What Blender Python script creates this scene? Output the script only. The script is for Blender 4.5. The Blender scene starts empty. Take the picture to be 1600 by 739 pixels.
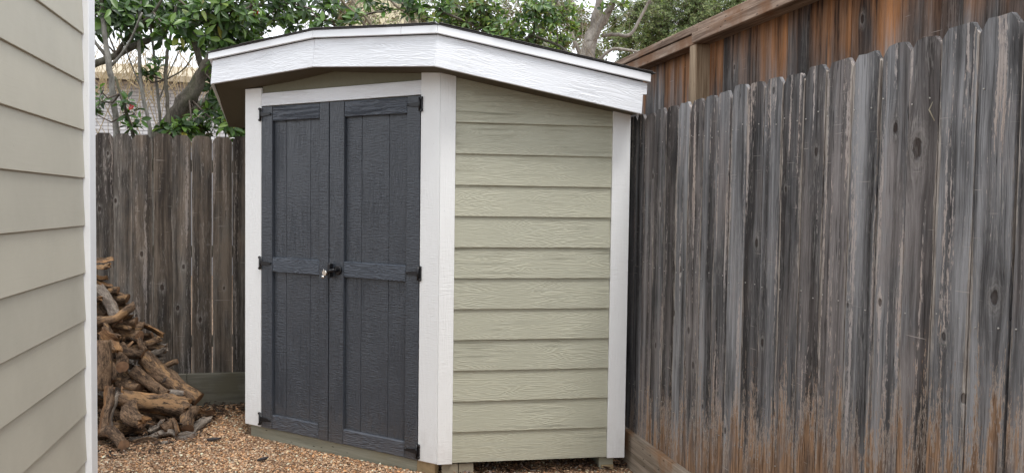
import bpy, bmesh, math, random
import numpy as np
from mathutils import Matrix, Vector, noise
R = math.radians
sc = bpy.context.scene
COL = sc.collection

# ------------------------------------------------------------------ camera
cam_d = bpy.data.cameras.new('camera'); cam = bpy.data.objects.new('camera', cam_d); COL.objects.link(cam)
sc.camera = cam
cam_d.sensor_width = 36.0; cam_d.lens = 36.0 * 1230.77 / 1600.0
cam_d.clip_start = 0.05; cam_d.clip_end = 2000
def cam_matrix(yaw, pitch, roll):
    f = Vector((math.sin(yaw)*math.cos(pitch), math.cos(yaw)*math.cos(pitch), -math.sin(pitch)))
    r0 = Vector((math.cos(yaw), -math.sin(yaw), 0)); u0 = r0.cross(f)
    r = r0*math.cos(roll) + u0*math.sin(roll)
    u = -r0*math.sin(roll) + u0*math.cos(roll)
    m = Matrix((r, u, -f)).transposed().to_4x4()
    m.translation = Vector((0, 0, 1.585))
    return m
cam.matrix_world = cam_matrix(0.2493, 0.0387, 0.0136)

# ------------------------------------------------------------------ sky and light (bright overcast)
w = bpy.data.worlds.new('World'); sc.world = w; w.use_nodes = True
wn = w.node_tree; wn.nodes.clear()
SUN_EL, SUN_AZ = R(66), R(158)
sky = wn.nodes.new('ShaderNodeTexSky'); sky.sky_type = 'NISHITA'; sky.sun_disc = False
sky.sun_elevation = SUN_EL; sky.sun_rotation = SUN_AZ
sky.air_density = 1.0; sky.dust_density = 4.0
mixs = wn.nodes.new('ShaderNodeMix'); mixs.data_type = 'RGBA'; mixs.inputs[0].default_value = 0.88
mixs.inputs[7].default_value = (10.6, 11.0, 11.6, 1)        # the cloud layer that covers the sky
bg = wn.nodes.new('ShaderNodeBackground'); bg.inputs[1].default_value = 0.1
wo = wn.nodes.new('ShaderNodeOutputWorld')
wn.links.new(sky.outputs[0], mixs.inputs[6]); wn.links.new(mixs.outputs[2], bg.inputs[0]); wn.links.new(bg.outputs[0], wo.inputs[0])
sun_d = bpy.data.lights.new('sun', 'SUN'); sun_d.energy = 1.45; sun_d.angle = R(18); sun_d.color = (1.0, 0.975, 0.94)
sun = bpy.data.objects.new('sun', sun_d); COL.objects.link(sun); sun.location = (0, 0, 20)
sd = Vector((math.sin(SUN_AZ)*math.cos(SUN_EL), math.cos(SUN_AZ)*math.cos(SUN_EL), math.sin(SUN_EL)))
sun.rotation_euler = (-sd).to_track_quat('-Z', 'Y').to_euler()
sc.view_settings.view_transform = 'Standard'; sc.view_settings.look = 'None'
sc.view_settings.gamma = 1.0; sc.view_settings.exposure = 0.8
try: sc.view_settings.use_curve_mapping = False
except Exception: pass
sc.cycles.max_bounces = 8; sc.cycles.diffuse_bounces = 4; sc.cycles.transparent_max_bounces = 8

# ------------------------------------------------------------------ helpers
def tag(o, label=None, cat=None, group=None, kind=None):
    if label: o['label'] = label
    if cat: o['category'] = cat
    if group: o['group'] = group
    if kind: o['kind'] = kind
    return o
def link(name, mesh, parent=None, M=None):
    o = bpy.data.objects.new(name, mesh); COL.objects.link(o)
    M = M or Matrix.Identity(4)
    if parent is not None:
        o.parent = parent
        o.matrix_basis = WM[parent.name].inverted() @ M
    else:
        o.matrix_basis = M
    WM[o.name] = M.copy()
    return o
WM = {}
def thing(name, loc, label, cat, group=None):
    o = bpy.data.objects.new(name, None); COL.objects.link(o); o.location = loc; o.empty_display_size = 0.1
    WM[o.name] = Matrix.Translation(loc)
    return tag(o, label, cat, group)
def mesh_from(verts, faces, mats, smooth=False, idx=None):
    me = bpy.data.meshes.new('mesh'); me.from_pydata([tuple(v) for v in verts], [], faces)
    for m in (mats if isinstance(mats, (list, tuple)) else [mats]): me.materials.append(m)
    if idx: me.polygons.foreach_set('material_index', idx)
    if smooth: me.polygons.foreach_set('use_smooth', [True]*len(me.polygons))
    me.update(); return me
def bm_mesh(bm, mats, smooth=False):
    me = bpy.data.meshes.new('mesh'); bmesh.ops.recalc_face_normals(bm, faces=bm.faces[:]); bm.to_mesh(me); bm.free()
    for m in (mats if isinstance(mats, (list, tuple)) else [mats]): me.materials.append(m)
    if smooth: me.polygons.foreach_set('use_smooth', [True]*len(me.polygons))
    return me
def add_box(bm, a, b, ch=0.0, M=None):
    a = Vector(a); b = Vector(b); c = (a+b)/2; s = b-a
    r = bmesh.ops.create_cube(bm, size=1.0, matrix=Matrix.Translation(c) @ Matrix.Diagonal((abs(s.x), abs(s.y), abs(s.z), 1)))
    vs = r['verts']
    if ch > 0:
        es = list({e for v in vs for e in v.link_edges})
        rb = bmesh.ops.bevel(bm, geom=es, offset=ch, segments=1, affect='EDGES', profile=0.5)
        vs = list({v for f in rb['faces'] for v in f.verts} | {v for v in vs if v.is_valid})
    if M is not None: bmesh.ops.transform(bm, matrix=M, verts=vs)
    return vs
def frame(o, u, n):
    """local X along the wall, local Y inwards (away from outward normal n), Z up"""
    u = Vector(u).normalized(); n = Vector(n).normalized()
    m = Matrix((u, -n, Vector((0, 0, 1)))).transposed().to_4x4(); m.translation = Vector(o); return m
def board(name, parent, F, u0, u1, d0, d1, z0, z1, mat, ch=0.002, rot=0.0):
    """box on frame F: u along, d outwards, z up; origin of the object at its centre"""
    c = Vector(((u0+u1)/2, -(d0+d1)/2, (z0+z1)/2)); s = Vector((abs(u1-u0), abs(d1-d0), abs(z1-z0)))/2
    bm = bmesh.new(); add_box(bm, -s, s, ch)
    return link(name, bm_mesh(bm, mat), parent, F @ Matrix.Translation(c) @ Matrix.Rotation(rot, 4, 'Y'))
def tube(bm, pts, radii, n=8, cap=True, jit=0.0, seed=0, mi=0, capmi=None):
    pts = [Vector(p) for p in pts]; rings = []; rnd = random.Random(seed)
    up = Vector((0.13, 0.31, 0.94)); prev = None
    for i, p in enumerate(pts):
        t = (pts[min(i+1, len(pts)-1)]-pts[max(i-1, 0)]).normalized()
        if prev is None:
            x = t.orthogonal().normalized()
        else:
            x = (prev - t*prev.dot(t)).normalized()
        prev = x; y = t.cross(x); ring = []
        for k in range(n):
            a = 2*math.pi*k/n; r = radii[i]*(1+rnd.uniform(-jit, jit))
            ring.append(bm.verts.new(p+(x*math.cos(a)+y*math.sin(a))*r))
        rings.append(ring)
    for i in range(len(rings)-1):
        for k in range(n):
            f = bm.faces.new((rings[i][k], rings[i][(k+1) % n], rings[i+1][(k+1) % n], rings[i+1][k])); f.material_index = mi; f.smooth = True
    if cap:
        for rg in (rings[0][::-1], rings[-1]):
            f = bm.faces.new(rg); f.material_index = mi if capmi is None else capmi
    return rings
def smooth_path(P, k=4):
    """Catmull-Rom through rows of (x,y,z,r)"""
    P = [np.array(p, float) for p in P]; Q = [2*P[0]-P[1]]+P+[2*P[-1]-P[-2]]; out = []
    for i in range(1, len(Q)-2):
        for j in range(k):
            t = j/k; a, b, c, d = Q[i-1:i+3]
            out.append(0.5*((2*b)+(-a+c)*t+(2*a-5*b+4*c-d)*t*t+(-a+3*b-3*c+d)*t**3))
    out.append(P[-1]); return out

# ------------------------------------------------------------------ materials
class NT:
    def __init__(s, name):
        s.m = bpy.data.materials.new(name); s.m.use_nodes = True; s.t = s.m.node_tree; s.t.nodes.clear()
        s.out = s.t.nodes.new('ShaderNodeOutputMaterial'); s.b = s.t.nodes.new('ShaderNodeBsdfPrincipled')
        s.L(s.b.outputs[0], s.out.inputs[0])
    def N(s, t, **k):
        n = s.t.nodes.new(t)
        for a, v in k.items(): setattr(n, a, v)
        return n
    def L(s, a, b): s.t.links.new(a, b)
    def set(s, sock, v):
        if hasattr(v, 'links'): s.L(v, sock)
        else: sock.default_value = v
    def math(s, op, a, b=None, c=None, clamp=False):
        n = s.N('ShaderNodeMath', operation=op, use_clamp=clamp); s.set(n.inputs[0], a)
        if b is not None: s.set(n.inputs[1], b)
        if c is not None: s.set(n.inputs[2], c)
        return n.outputs[0]
    def coord(s, scale=(1, 1, 1), seed=True, warp=None, off=(0, 0, 0)):
        tc = s.N('ShaderNodeTexCoord').outputs['Object']
        v = tc
        if seed:
            oi = s.N('ShaderNodeObjectInfo').outputs['Random']
            c = s.N('ShaderNodeCombineXYZ')
            s.L(s.math('MULTIPLY', oi, 71.0), c.inputs[0]); s.L(s.math('MULTIPLY', oi, 133.0), c.inputs[1]); s.L(s.math('MULTIPLY', oi, 37.0), c.inputs[2])
            a = s.N('ShaderNodeVectorMath', operation='ADD'); s.L(v, a.inputs[0]); s.L(c.outputs[0], a.inputs[1]); v = a.outputs[0]
        if warp is not None:
            a = s.N('ShaderNodeVectorMath', operation='ADD'); s.L(v, a.inputs[0]); s.L(warp, a.inputs[1]); v = a.outputs[0]
        mp = s.N('ShaderNodeMapping'); mp.inputs['Scale'].default_value = scale; mp.inputs['Location'].default_value = off
        s.L(v, mp.inputs[0]); return mp.outputs[0]
    def noise(s, v, scale=1, detail=3, rough=0.5, dist=0.0):
        n = s.N('ShaderNodeTexNoise'); s.L(v, n.inputs['Vector']); n.inputs['Scale'].default_value = scale
        n.inputs['Detail'].default_value = detail; n.inputs['Roughness'].default_value = rough; n.inputs['Distortion'].default_value = dist
        return n.outputs[0]
    def ramp(s, f, stops, interp='LINEAR'):
        n = s.N('ShaderNodeValToRGB'); n.color_ramp.interpolation = interp; e = n.color_ramp.elements
        while len(e) < len(stops): e.new(0.5)
        for i, (p, c) in enumerate(stops):
            e[i].position = p; e[i].color = (c, c, c, 1) if isinstance(c, (int, float)) else (*c, 1)
        s.L(f, n.inputs[0]); return n.outputs[0]
    def mix(s, f, a, b, mode='MIX'):
        n = s.N('ShaderNodeMix', data_type='RGBA', blend_type=mode); s.set(n.inputs[0], f)
        for i, v in ((6, a), (7, b)):
            if hasattr(v, 'links'): s.L(v, n.inputs[i])
            else: n.inputs[i].default_value = (*v, 1)
        return n.outputs[2]
    def bump(s, h, dist=0.002, strength=1.0, chain=None):
        n = s.N('ShaderNodeBump'); n.inputs['Strength'].default_value = strength; n.inputs['Distance'].default_value = dist
        s.L(h, n.inputs['Height'])
        if chain is not None: s.L(chain, n.inputs['Normal'])
        return n.outputs[0]
    def done(s, col=None, rough=0.6, normal=None, spec=0.5, metal=0.0):
        if col is not None:
            if hasattr(col, 'links'): s.L(col, s.b.inputs['Base Color'])
            else: s.b.inputs['Base Color'].default_value = (*col, 1)
        s.set(s.b.inputs['Roughness'], rough); s.b.inputs['Specular IOR Level'].default_value = spec; s.b.inputs['Metallic'].default_value = metal
        if normal is not None: s.L(normal, s.b.inputs['Normal'])
        return s.m

def sepz(n, world=False):
    if world:
        g = n.N('ShaderNodeNewGeometry').outputs['Position']
    else:
        g = n.N('ShaderNodeTexCoord').outputs['Object']
    s = n.N('ShaderNodeSeparateXYZ'); n.L(g, s.inputs[0]); return s.outputs

def painted(name, col, along='X', grain=0.002, lines=26.0, ripple=0.4, rough=0.5, dirt=0.08, spec=0.5, gtint=0.0, sparse=False):
    """paint over an embossed timber grain: contour-like grain lines plus fine saw ripple"""
    n = NT(name)
    sc_ = {'X': (1.8, 9, 19), 'Z': (19, 9, 1.8)}[along]
    wv = n.noise(n.coord(sc_), 1.0, 2.5, 0.45)
    g = n.math('SINE', n.math('MULTIPLY', wv, lines*6.283/2))
    g = n.math('POWER', n.math('ABSOLUTE', g), 3.0)
    fr = {'X': (7, 60, 190), 'Z': (190, 60, 7)}[along]
    fine = n.noise(n.coord(fr), 1.0, 3, 0.6)
    rp = {'X': (110, 40, 14), 'Z': (22, 40, 150)}[along]
    rip = n.noise(n.coord(rp), 1.0, 2, 0.6)
    patch = n.ramp(n.noise(n.coord((4, 4, 4), off=(5, 2, 1)), 1.0, 2), [(0.30, 0.25), (0.70, 1.0)])
    h = n.math('MULTIPLY', g, patch)
    h = n.math('ADD', n.math('MULTIPLY', h, 0.8 if not sparse else 0.35), n.math('MULTIPLY', fine, 0.45))
    rpm = n.ramp(n.noise(n.coord((5, 5, 2.5), off=(7, 1, 3)), 1.0, 3, 0.6), [(0.35, 0.25), (0.62, 1.0)])
    h = n.math('ADD', h, n.math('MULTIPLY', n.math('MULTIPLY', rip, rpm), ripple))
    oi = n.N('ShaderNodeObjectInfo').outputs['Random']
    nm = n.bump(h, grain, 1.0)
    d = n.noise(n.coord((2.5, 2.5, 2.5), off=(9, 9, 3)), 1.0, 5, 0.6)
    c = n.mix(n.math('MULTIPLY', n.ramp(d, [(0.35, 0.0), (0.75, 1.0)]), dirt), col, tuple(x*0.55 for x in col))
    if gtint: c = n.mix(n.math('MULTIPLY', n.ramp(h, [(0.3, 1.0), (0.75, 0.0)]), gtint), c, tuple(x*0.62 for x in col))
    c = n.mix(1.0, c, n.ramp(oi, [(0.0, (.955, .955, .955)), (1.0, (1.035, 1.03, 1.02))]), 'MULTIPLY')
    wz = sepz(n, True)[2]
    sp = n.math('SUBTRACT', n.math('MULTIPLY', n.noise(n.coord((26, 26, 16), off=(4, 7, 7)), 1.0, 5, 0.7), 0.62), wz)
    c = n.mix(n.ramp(sp, [(0.0, 0.0), (0.28, 0.15)]), c, (0.20, 0.145, 0.095))      # mud splashed up from the gravel
    dsp = n.noise(n.coord((120, 120, 120), off=(1, 4, 4)), 1.0, 1)
    c = n.mix(n.ramp(dsp, [(0.74, 0.0), (0.78, 0.25)]), c, tuple(x*0.35 for x in col))
    rr = n.math('MULTIPLY_ADD', n.noise(n.coord((20, 20, 20)), 1.0, 2), 0.25, rough-0.12)
    return n.done(c, rr, nm, spec)

SAGE = (0.455, 0.450, 0.350)
M_sage = painted('sage_siding_paint', SAGE, 'X', 0.0019, 26, 0.22, 0.5, 0.16, gtint=0.26)
M_sage_plain = painted('sage_flat_paint', SAGE, 'X', 0.0008, 16, 0.2, 0.55, 0.10)
M_house = painted('house_siding_paint', (0.465, 0.440, 0.365), 'X', 0.00025, 8, 0.3, 0.55, 0.22, sparse=True)
M_white_v = painted('white_trim_paint', (0.80, 0.81, 0.81), 'Z', 0.0020, 10, 1.1, 0.5, 0.05, sparse=True)
M_white_h = painted('white_fascia_paint', (0.72, 0.74, 0.775), 'X', 0.0018, 20, 0.25, 0.5, 0.04, gtint=0.12)
M_white_smooth = painted('white_smooth_paint', (0.75, 0.765, 0.79), 'X', 0.0003, 8, 0.1, 0.45, 0.05, sparse=True)
M_white_corner = painted('white_corner_paint', (0.80, 0.81, 0.82), 'Z', 0.0005, 8, 0.3, 0.5, 0.08, sparse=True)
M_slate = painted('slate_door_paint', (0.043, 0.050, 0.062), 'Z', 0.0036, 14, 1.3, 0.36, 0.10, sparse=True)
M_slate_h = painted('slate_rail_paint', (0.050, 0.061, 0.080), 'X', 0.0042, 22, 0.4, 0.40, 0.08)

def simple(name, col, rough=0.5, metal=0.0, bump=0.0, bs=60, var=0.15):
    n = NT(name); v = n.noise(n.coord((1, 1, 1)), bs, 4, 0.6)
    c = n.mix(n.math('MULTIPLY', v, 1.0), tuple(x*(1-var) for x in col), tuple(min(1, x*(1+var)) for x in col))
    return n.done(c, rough, n.bump(v, bump) if bump else None, 0.5, metal)
M_black = simple('black_powder_coat', (0.012, 0.012, 0.014), 0.35, 0.3, 0.0003, 200)
M_chrome = simple('satin_nickel', (0.72, 0.70, 0.66), 0.25, 1.0, 0.0002, 150, 0.05)
M_soffit = simple('shaded_brown_soffit', (0.085, 0.070, 0.045), 0.8, 0, 0.0006, 40)  # brown made darker so the colour itself carries the eave shade
M_gable = simple('shaded_sage_gable', (0.17, 0.16, 0.105), 0.7, 0, 0.0006, 40)  # sage wall under the eave, its shade mixed into the base colour
M_darkvoid = simple('dark_backing_panel', (0.02, 0.018, 0.016), 0.9)
M_drip = simple('drip_edge_metal', (0.09, 0.088, 0.088), 0.4, 0.5)
M_shingle = simple('dark_asphalt_shingle', (0.06, 0.056, 0.054), 0.95, 0, 0.002, 300, 0.6)

def weathered(name, dark, light, warm, warm_amt=0.3, stain=None, orange_top=None, peel=0.3, crack=1.0):
    """grey weathered picket, grain along local Z; knots come from the object's knot_a / knot_b (x, z, radius)"""
    n = NT(name)
    oi = n.N('ShaderNodeObjectInfo').outputs['Random']
    lo = sepz(n); wpos = sepz(n, True); z = wpos[2]
    warpx = None; cores = None; halos = None; kr = None
    for k in ('knot_a', 'knot_b'):
        at = n.N('ShaderNodeAttribute', attribute_type='OBJECT', attribute_name=k); sp = n.N('ShaderNodeSeparateXYZ'); n.L(at.outputs['Vector'], sp.inputs[0])
        r = n.math('MAXIMUM', sp.outputs[2], 0.0003)
        dx = n.math('SUBTRACT', lo[0], sp.outputs[0]); dz = n.math('MULTIPLY', n.math('SUBTRACT', lo[2], sp.outputs[1]), 0.55)
        # grain flows round the knot over a long lens shape
        dzl = n.math('MULTIPLY', dz, 0.42)
        q = n.math('ADD', n.math('POWER', n.math('DIVIDE', n.math('ABSOLUTE', dx), n.math('MULTIPLY', r, 2.6)), 2.0), n.math('POWER', n.math('DIVIDE', n.math('ABSOLUTE', dzl), n.math('MULTIPLY', r, 2.0)), 2.0))
        w_ = n.math('MULTIPLY', n.math('MULTIPLY', dx, n.math('POWER', 2.718, n.math('MULTIPLY', q, -1.0))), -0.85)
        d = n.math('SQRT', n.math('ADD', n.math('MULTIPLY', dx, dx), n.math('MULTIPLY', dz, dz)))
        dn = n.math('MULTIPLY', n.math('DIVIDE', d, r), n.math('MULTIPLY_ADD', n.noise(n.coord((60, 60, 45), off=(3, 3, 3)), 1.0, 3, 0.7), 1.0, 0.5))
        co = n.ramp(n.math('MULTIPLY', dn, 0.2), [(0.0, 1.0), (0.15, 1.0), (0.20, 0.0)])
        ha = n.math('MULTIPLY', n.ramp(n.math('MULTIPLY', dn, 0.2), [(0.16, 0.0), (0.24, 1.0), (0.34, 0.5), (0.62, 0.0)]), n.math('GREATER_THAN', r, 0.001))
        rg = n.math('MULTIPLY', n.math('SINE', n.math('MULTIPLY', dn, 9.0)), ha)
        warpx = w_ if warpx is None else n.math('ADD', warpx, w_)
        cores = co if cores is None else n.math('MAXIMUM', cores, co)
        halos = ha if halos is None else n.math('MAXIMUM', halos, ha)
        kr = rg if kr is None else n.math('ADD', kr, rg)
    wob = n.noise(n.coord((3, 3, 2.2), off=(2, 2, 6)), 1.0, 2, 0.5)
    warpx = n.math('ADD', warpx, n.math('MULTIPLY_ADD', wob, 0.022, -0.011))
    wc = n.N('ShaderNodeCombineXYZ'); n.L(warpx, wc.inputs[0]); W = wc.outputs[0]
    big = n.noise(n.coord((17, 9, 0.55), warp=W), 1.0, 3, 0.5)
    zone = n.noise(n.coord((9, 9, 2.6), warp=W, off=(4, 1, 8)), 1.0, 4, 0.6)
    mid = n.noise(n.coord((60, 42, 1.5), warp=W, off=(2, 5, 0)), 1.0, 4, 0.66)
    fine = n.noise(n.coord((260, 190, 9.0), warp=W, off=(1, 3, 2)), 1.0, 3, 0.75)
    f = n.math('ADD', n.math('MULTIPLY', big, 0.48), n.math('ADD', n.math('MULTIPLY', mid, 0.24), n.math('ADD', n.math('MULTIPLY', fine, 0.20), n.math('MULTIPLY', zone, 0.26))))
    f = n.math('ADD', f, n.math('MULTIPLY_ADD', oi, 0.12, -0.172))
    f = n.math('ADD', f, n.math('MULTIPLY', kr, 0.04))
    c = n.mix(n.ramp(f, [(0.38, 0.0), (0.47, 0.30), (0.60, 1.0)]), dark, light)
    rsel = n.math('FRACT', n.math('MULTIPLY', oi, 17.3))
    wsel = n.math('MULTIPLY', n.ramp(n.math('ADD', zone, n.math('MULTIPLY_ADD', rsel, 0.30, -0.15)), [(0.44, 0.0), (0.62, 1.0)]), warm_amt)
    c = n.mix(wsel, c, n.mix(n.ramp(f, [(0.40, 0.0), (0.60, 1.0)]), tuple(x*0.45 for x in warm), tuple(min(1, x*1.7) for x in warm)))
    # crisp raised fibres: short pale ticks and thin dark checks
    fib = n.noise(n.coord((300, 200, 16), warp=W, off=(8, 3, 1)), 1.0, 2, 0.7)
    fz = n.ramp(n.noise(n.coord((14, 14, 3), off=(3, 9, 2)), 1.0, 3, 0.6), [(0.46, 0.0), (0.60, 1.0)])
    c = n.mix(n.math('MULTIPLY', n.math('MULTIPLY', n.ramp(fib, [(0.57, 0.0), (0.62, 1.0)]), fz), 0.55*min(1, peel+.2)), c, (0.36, 0.34, 0.32))
    ck = n.math('ABSOLUTE', n.math('SUBTRACT', n.noise(n.coord((46, 40, 0.8), warp=W, off=(6, 6, 3)), 1.0, 1, 0.5), 0.5))
    ckm = n.math('MULTIPLY', n.ramp(ck, [(0.0, 1.0), (0.010, 0.0)]), n.ramp(n.noise(n.coord((6, 6, 2), off=(1, 8, 8)), 1.0, 2), [(0.45, 0.0), (0.55, 0.85*crack)]))
    c = n.mix(ckm, c, tuple(x*0.35 for x in dark))
    # peeled streaks with ragged flaky edges
    pz = n.noise(n.coord((30, 26, 0.9), warp=W, off=(7, 7, 1)), 1.0, 3, 0.6)
    pr = n.noise(n.coord((210, 160, 30), warp=W, off=(0, 2, 9)), 1.0, 3, 0.7)
    pm = n.math('MULTIPLY', n.ramp(n.math('ADD', pz, n.math('MULTIPLY', n.math('SUBTRACT', pr, 0.5), 0.45)), [(0.62, 0.0), (0.655, 1.0)]), peel)
    c = n.mix(pm, c, n.mix(zone, (0.46, 0.46, 0.48), (0.50, 0.37, 0.28)))
    ox = n.math('ABSOLUTE', lo[0])
    en = n.noise(n.coord((40, 30, 2.2), off=(5, 9, 9)), 1.0, 4, 0.7)
    eg = n.math('MULTIPLY', n.math('ADD', n.math('MULTIPLY', ox, 13.0), en), 0.5)
    eg = n.math('ADD', eg, n.math('MULTIPLY', n.math('SUBTRACT', pr, 0.5), 0.12))
    em = n.math('MULTIPLY', n.ramp(eg, [(0.665, 0.0), (0.695, 1.0)]), min(1.0, peel*0.95))
    c = n.mix(em, c, n.mix(n.ramp(fine, [(0.4, 0.0), (0.6, 1.0)]), (0.20, 0.165, 0.14), (0.50, 0.45, 0.40)))
    if stain is not None:
        sn = n.noise(n.coord((24, 22, 1.1), warp=W, off=(3, 8, 2)), 1.0, 4, 0.62)
        sm = n.math('SUBTRACT', n.math('ADD', n.math('MULTIPLY_ADD', sn, 1.5, stain), n.math('MULTIPLY_ADD', wpos[1], -0.25, 0.66)), z)
        fl = n.math('MULTIPLY', n.math('SUBTRACT', pr, 0.5), 1.3)
        sf = n.ramp(n.math('ADD', sm, fl), [(0.0, 0.0), (0.06, 1.0)])
        fr = n.math('MULTIPLY', n.ramp(n.math('ADD', sm, n.math('MULTIPLY', fl, 0.6)), [(0.0, 0.0), (0.04, 1.0), (0.16, 0.0)]), 0.8)
        sc2 = n.mix(n.ramp(n.math('ADD', n.math('MULTIPLY', mid, 0.5), n.math('MULTIPLY', fine, 0.5)), [(0.40, 0.0), (0.58, 1.0)]), (0.080, 0.040, 0.020), (0.40, 0.245, 0.145))
        c = n.mix(n.math('MULTIPLY', sf, n.ramp(zone, [(0.38, 0.25), (0.52, 0.95)])), c, sc2)
        c = n.mix(fr, c, (0.44, 0.38, 0.33))
    if orange_top:
        on = n.noise(n.coord((16, 16, 1.0), off=(6, 1, 5)), 1.0, 4, 0.6)
        om = n.math('ADD', n.math('MULTIPLY', n.math('SUBTRACT', z, orange_top), 2.4), n.math('MULTIPLY_ADD', on, 2.4, -1.2))
        om = n.math('ADD', om, n.math('MULTIPLY_ADD', oi, 0.6, -0.30))
        oc = n.mix(n.ramp(f, [(0.38, 0.0), (0.58, 1.0)]), (0.022, 0.009, 0.005), (0.52, 0.22, 0.075))
        oc = n.mix(n.ramp(mid, [(0.46, 0.0), (0.60, 0.7)]), oc, (0.20, 0.11, 0.065))
        c = n.mix(n.math('MULTIPLY', n.ramp(om, [(0.0, 0.0), (0.6, 1.0)]), 0.9), c, oc)
    c = n.mix(n.math('MULTIPLY', halos, n.ramp(fine, [(0.4, 0.10), (0.6, 0.5)])), c, (0.30, 0.28, 0.26))
    c = n.mix(n.math('MULTIPLY', cores, n.ramp(fine, [(0.35, 0.95), (0.65, 0.6)])), c, (0.030, 0.020, 0.016))
    # scuffs
    rotm_ = n.N('ShaderNodeMapping'); rotm_.inputs['Rotation'].default_value = (0, R(38), 0); rotm_.inputs['Scale'].default_value = (7, 7, 240)
    n.L(n.coord((1, 1, 1)), rotm_.inputs[0])
    sv = n.noise(rotm_.outputs[0], 1.0, 1, 0.5); sp2 = n.noise(n.coord((6, 6, 6), off=(2, 2, 8)), 1.0, 2)
    c = n.mix(n.math('MULTIPLY', n.ramp(sv, [(0.73, 0.0), (0.75, 1.0)]), n.ramp(sp2, [(0.52, 0.0), (0.60, 0.7)])), c, (0.44, 0.40, 0.37))
    hgt = n.math('ADD', n.math('MULTIPLY', mid, 0.7), n.math('ADD', n.math('MULTIPLY', fine, 0.8), n.math('MULTIPLY', fib, 0.3)))
    hgt = n.math('SUBTRACT', hgt, n.math('ADD', n.math('MULTIPLY', cores, 0.9), n.math('MULTIPLY', ckm, 0.8)))
    return n.done(c, 0.85, n.bump(hgt, 0.0055), 0.25)

M_pick_r = weathered('weathered_grey_picket', (0.034, 0.031, 0.031), (0.330, 0.330, 0.340), (0.115, 0.082, 0.066), 0.4, stain=0.02, peel=0.85)
M_pick_b = weathered('weathered_brown_picket', (0.028, 0.023, 0.020), (0.185, 0.165, 0.145), (0.105, 0.075, 0.052), 0.5, peel=0.35, crack=0.6)
M_pick_n = weathered('orange_brown_picket', (0.042, 0.036, 0.034), (0.38, 0.36, 0.35), (0.15, 0.085, 0.055), 0.6, orange_top=2.20, peel=0.15, crack=0.5)
def timber(name, a, b, along='X', orange=None, knots=False, bump=0.002):
    n = NT(name)
    s1 = {'X': (1.6, 30, 30), 'Z': (30, 30, 1.6)}[along]; s2 = {'X': (6, 160, 160), 'Z': (160, 160, 6)}[along]
    m = n.noise(n.coord(s1), 1.0, 4, 0.6); f = n.noise(n.coord(s2, off=(1, 2, 3)), 1.0, 4, 0.7)
    h = n.math('ADD', n.math('MULTIPLY', m, 0.6), n.math('MULTIPLY', f, 0.4))
    c = n.mix(n.ramp(h, [(0.36, 0.0), (0.64, 1.0)]), a, b)
    if orange:
        o = n.noise(n.coord((3.5, 3.5, 3.5), off=(5, 5, 5)), 1.0, 4, 0.6)
        c = n.mix(n.ramp(o, [(0.50, 0.0), (0.62, 0.8)]), c, orange)
    if knots:
        kv = n.N('ShaderNodeTexVoronoi'); n.L(n.coord((2.0, 6, 6)), kv.inputs['Vector'])
        c = n.mix(n.ramp(kv.outputs['Distance'], [(0.07, 0.8), (0.13, 0.0)]), c, (0.04, 0.025, 0.018))
    return n.done(c, 0.8, n.bump(h, bump), 0.25)
M_rot = timber('weathered_kick_board', (0.17, 0.135, 0.10), (0.42, 0.35, 0.28), 'X', (0.27, 0.14, 0.065), True)
M_rot_b = timber('grey_green_kick_board', (0.085, 0.08, 0.062), (0.17, 0.16, 0.13), 'X', (0.11, 0.10, 0.07))
M_cap = timber('weathered_cap_board', (0.085, 0.048, 0.030), (0.42, 0.31, 0.235), 'X', (0.20, 0.10, 0.05), True)
M_post = timber('pine_post_wood', (0.14, 0.085, 0.045), (0.46, 0.35, 0.24), 'Z', (0.16, 0.085, 0.04))
M_treat = timber('treated_pine_skirt', (0.20, 0.195, 0.145), (0.34, 0.33, 0.26), 'X', (0.29, 0.27, 0.19), True, 0.001)
M_treat_end = simple('treated_pine_end_grain', (0.27, 0.235, 0.17), 0.8, 0, 0.001, 120, 0.3)
M_stain_end = simple('resin_stained_pine', (0.34, 0.25, 0.135), 0.7, 0, 0.0008, 30, 0.5)

# ------------------------------------------------------------------ ground
def ground_mat():
    n = NT('gravel_bed'); v = n.coord((1, 1, 1), seed=False)
    vo = n.N('ShaderNodeTexVoronoi'); vo.inputs['Scale'].default_value = 85; n.L(v, vo.inputs['Vector'])
    c = n.mix(n.N('ShaderNodeSeparateColor').outputs[0], (0.14, 0.085, 0.05), (0.38, 0.26, 0.17))
    n.L(vo.outputs['Color'], c.node.inputs[0].links[0].from_node.inputs[0])
    c = n.mix(n.ramp(n.noise(v, 2.0, 4), [(0.4, 0.0), (0.65, 0.6)]), c, (0.07, 0.045, 0.03))
    return n.done(c, 0.9, n.bump(n.math('SUBTRACT', 1.0, vo.outputs['Distance']), 0.01), 0.3)
M_ground = ground_mat()
me = mesh_from([(-150, -150, 0), (150, -150, 0), (150, 150, 0), (-150, 150, 0)], [(0, 1, 2, 3)], M_ground)
tag(link('ground', me), kind='structure')
def gz(x, y): return 0.012 + 0.012*noise.noise(Vector((x*1.7, y*1.7, 0.3)))
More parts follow.
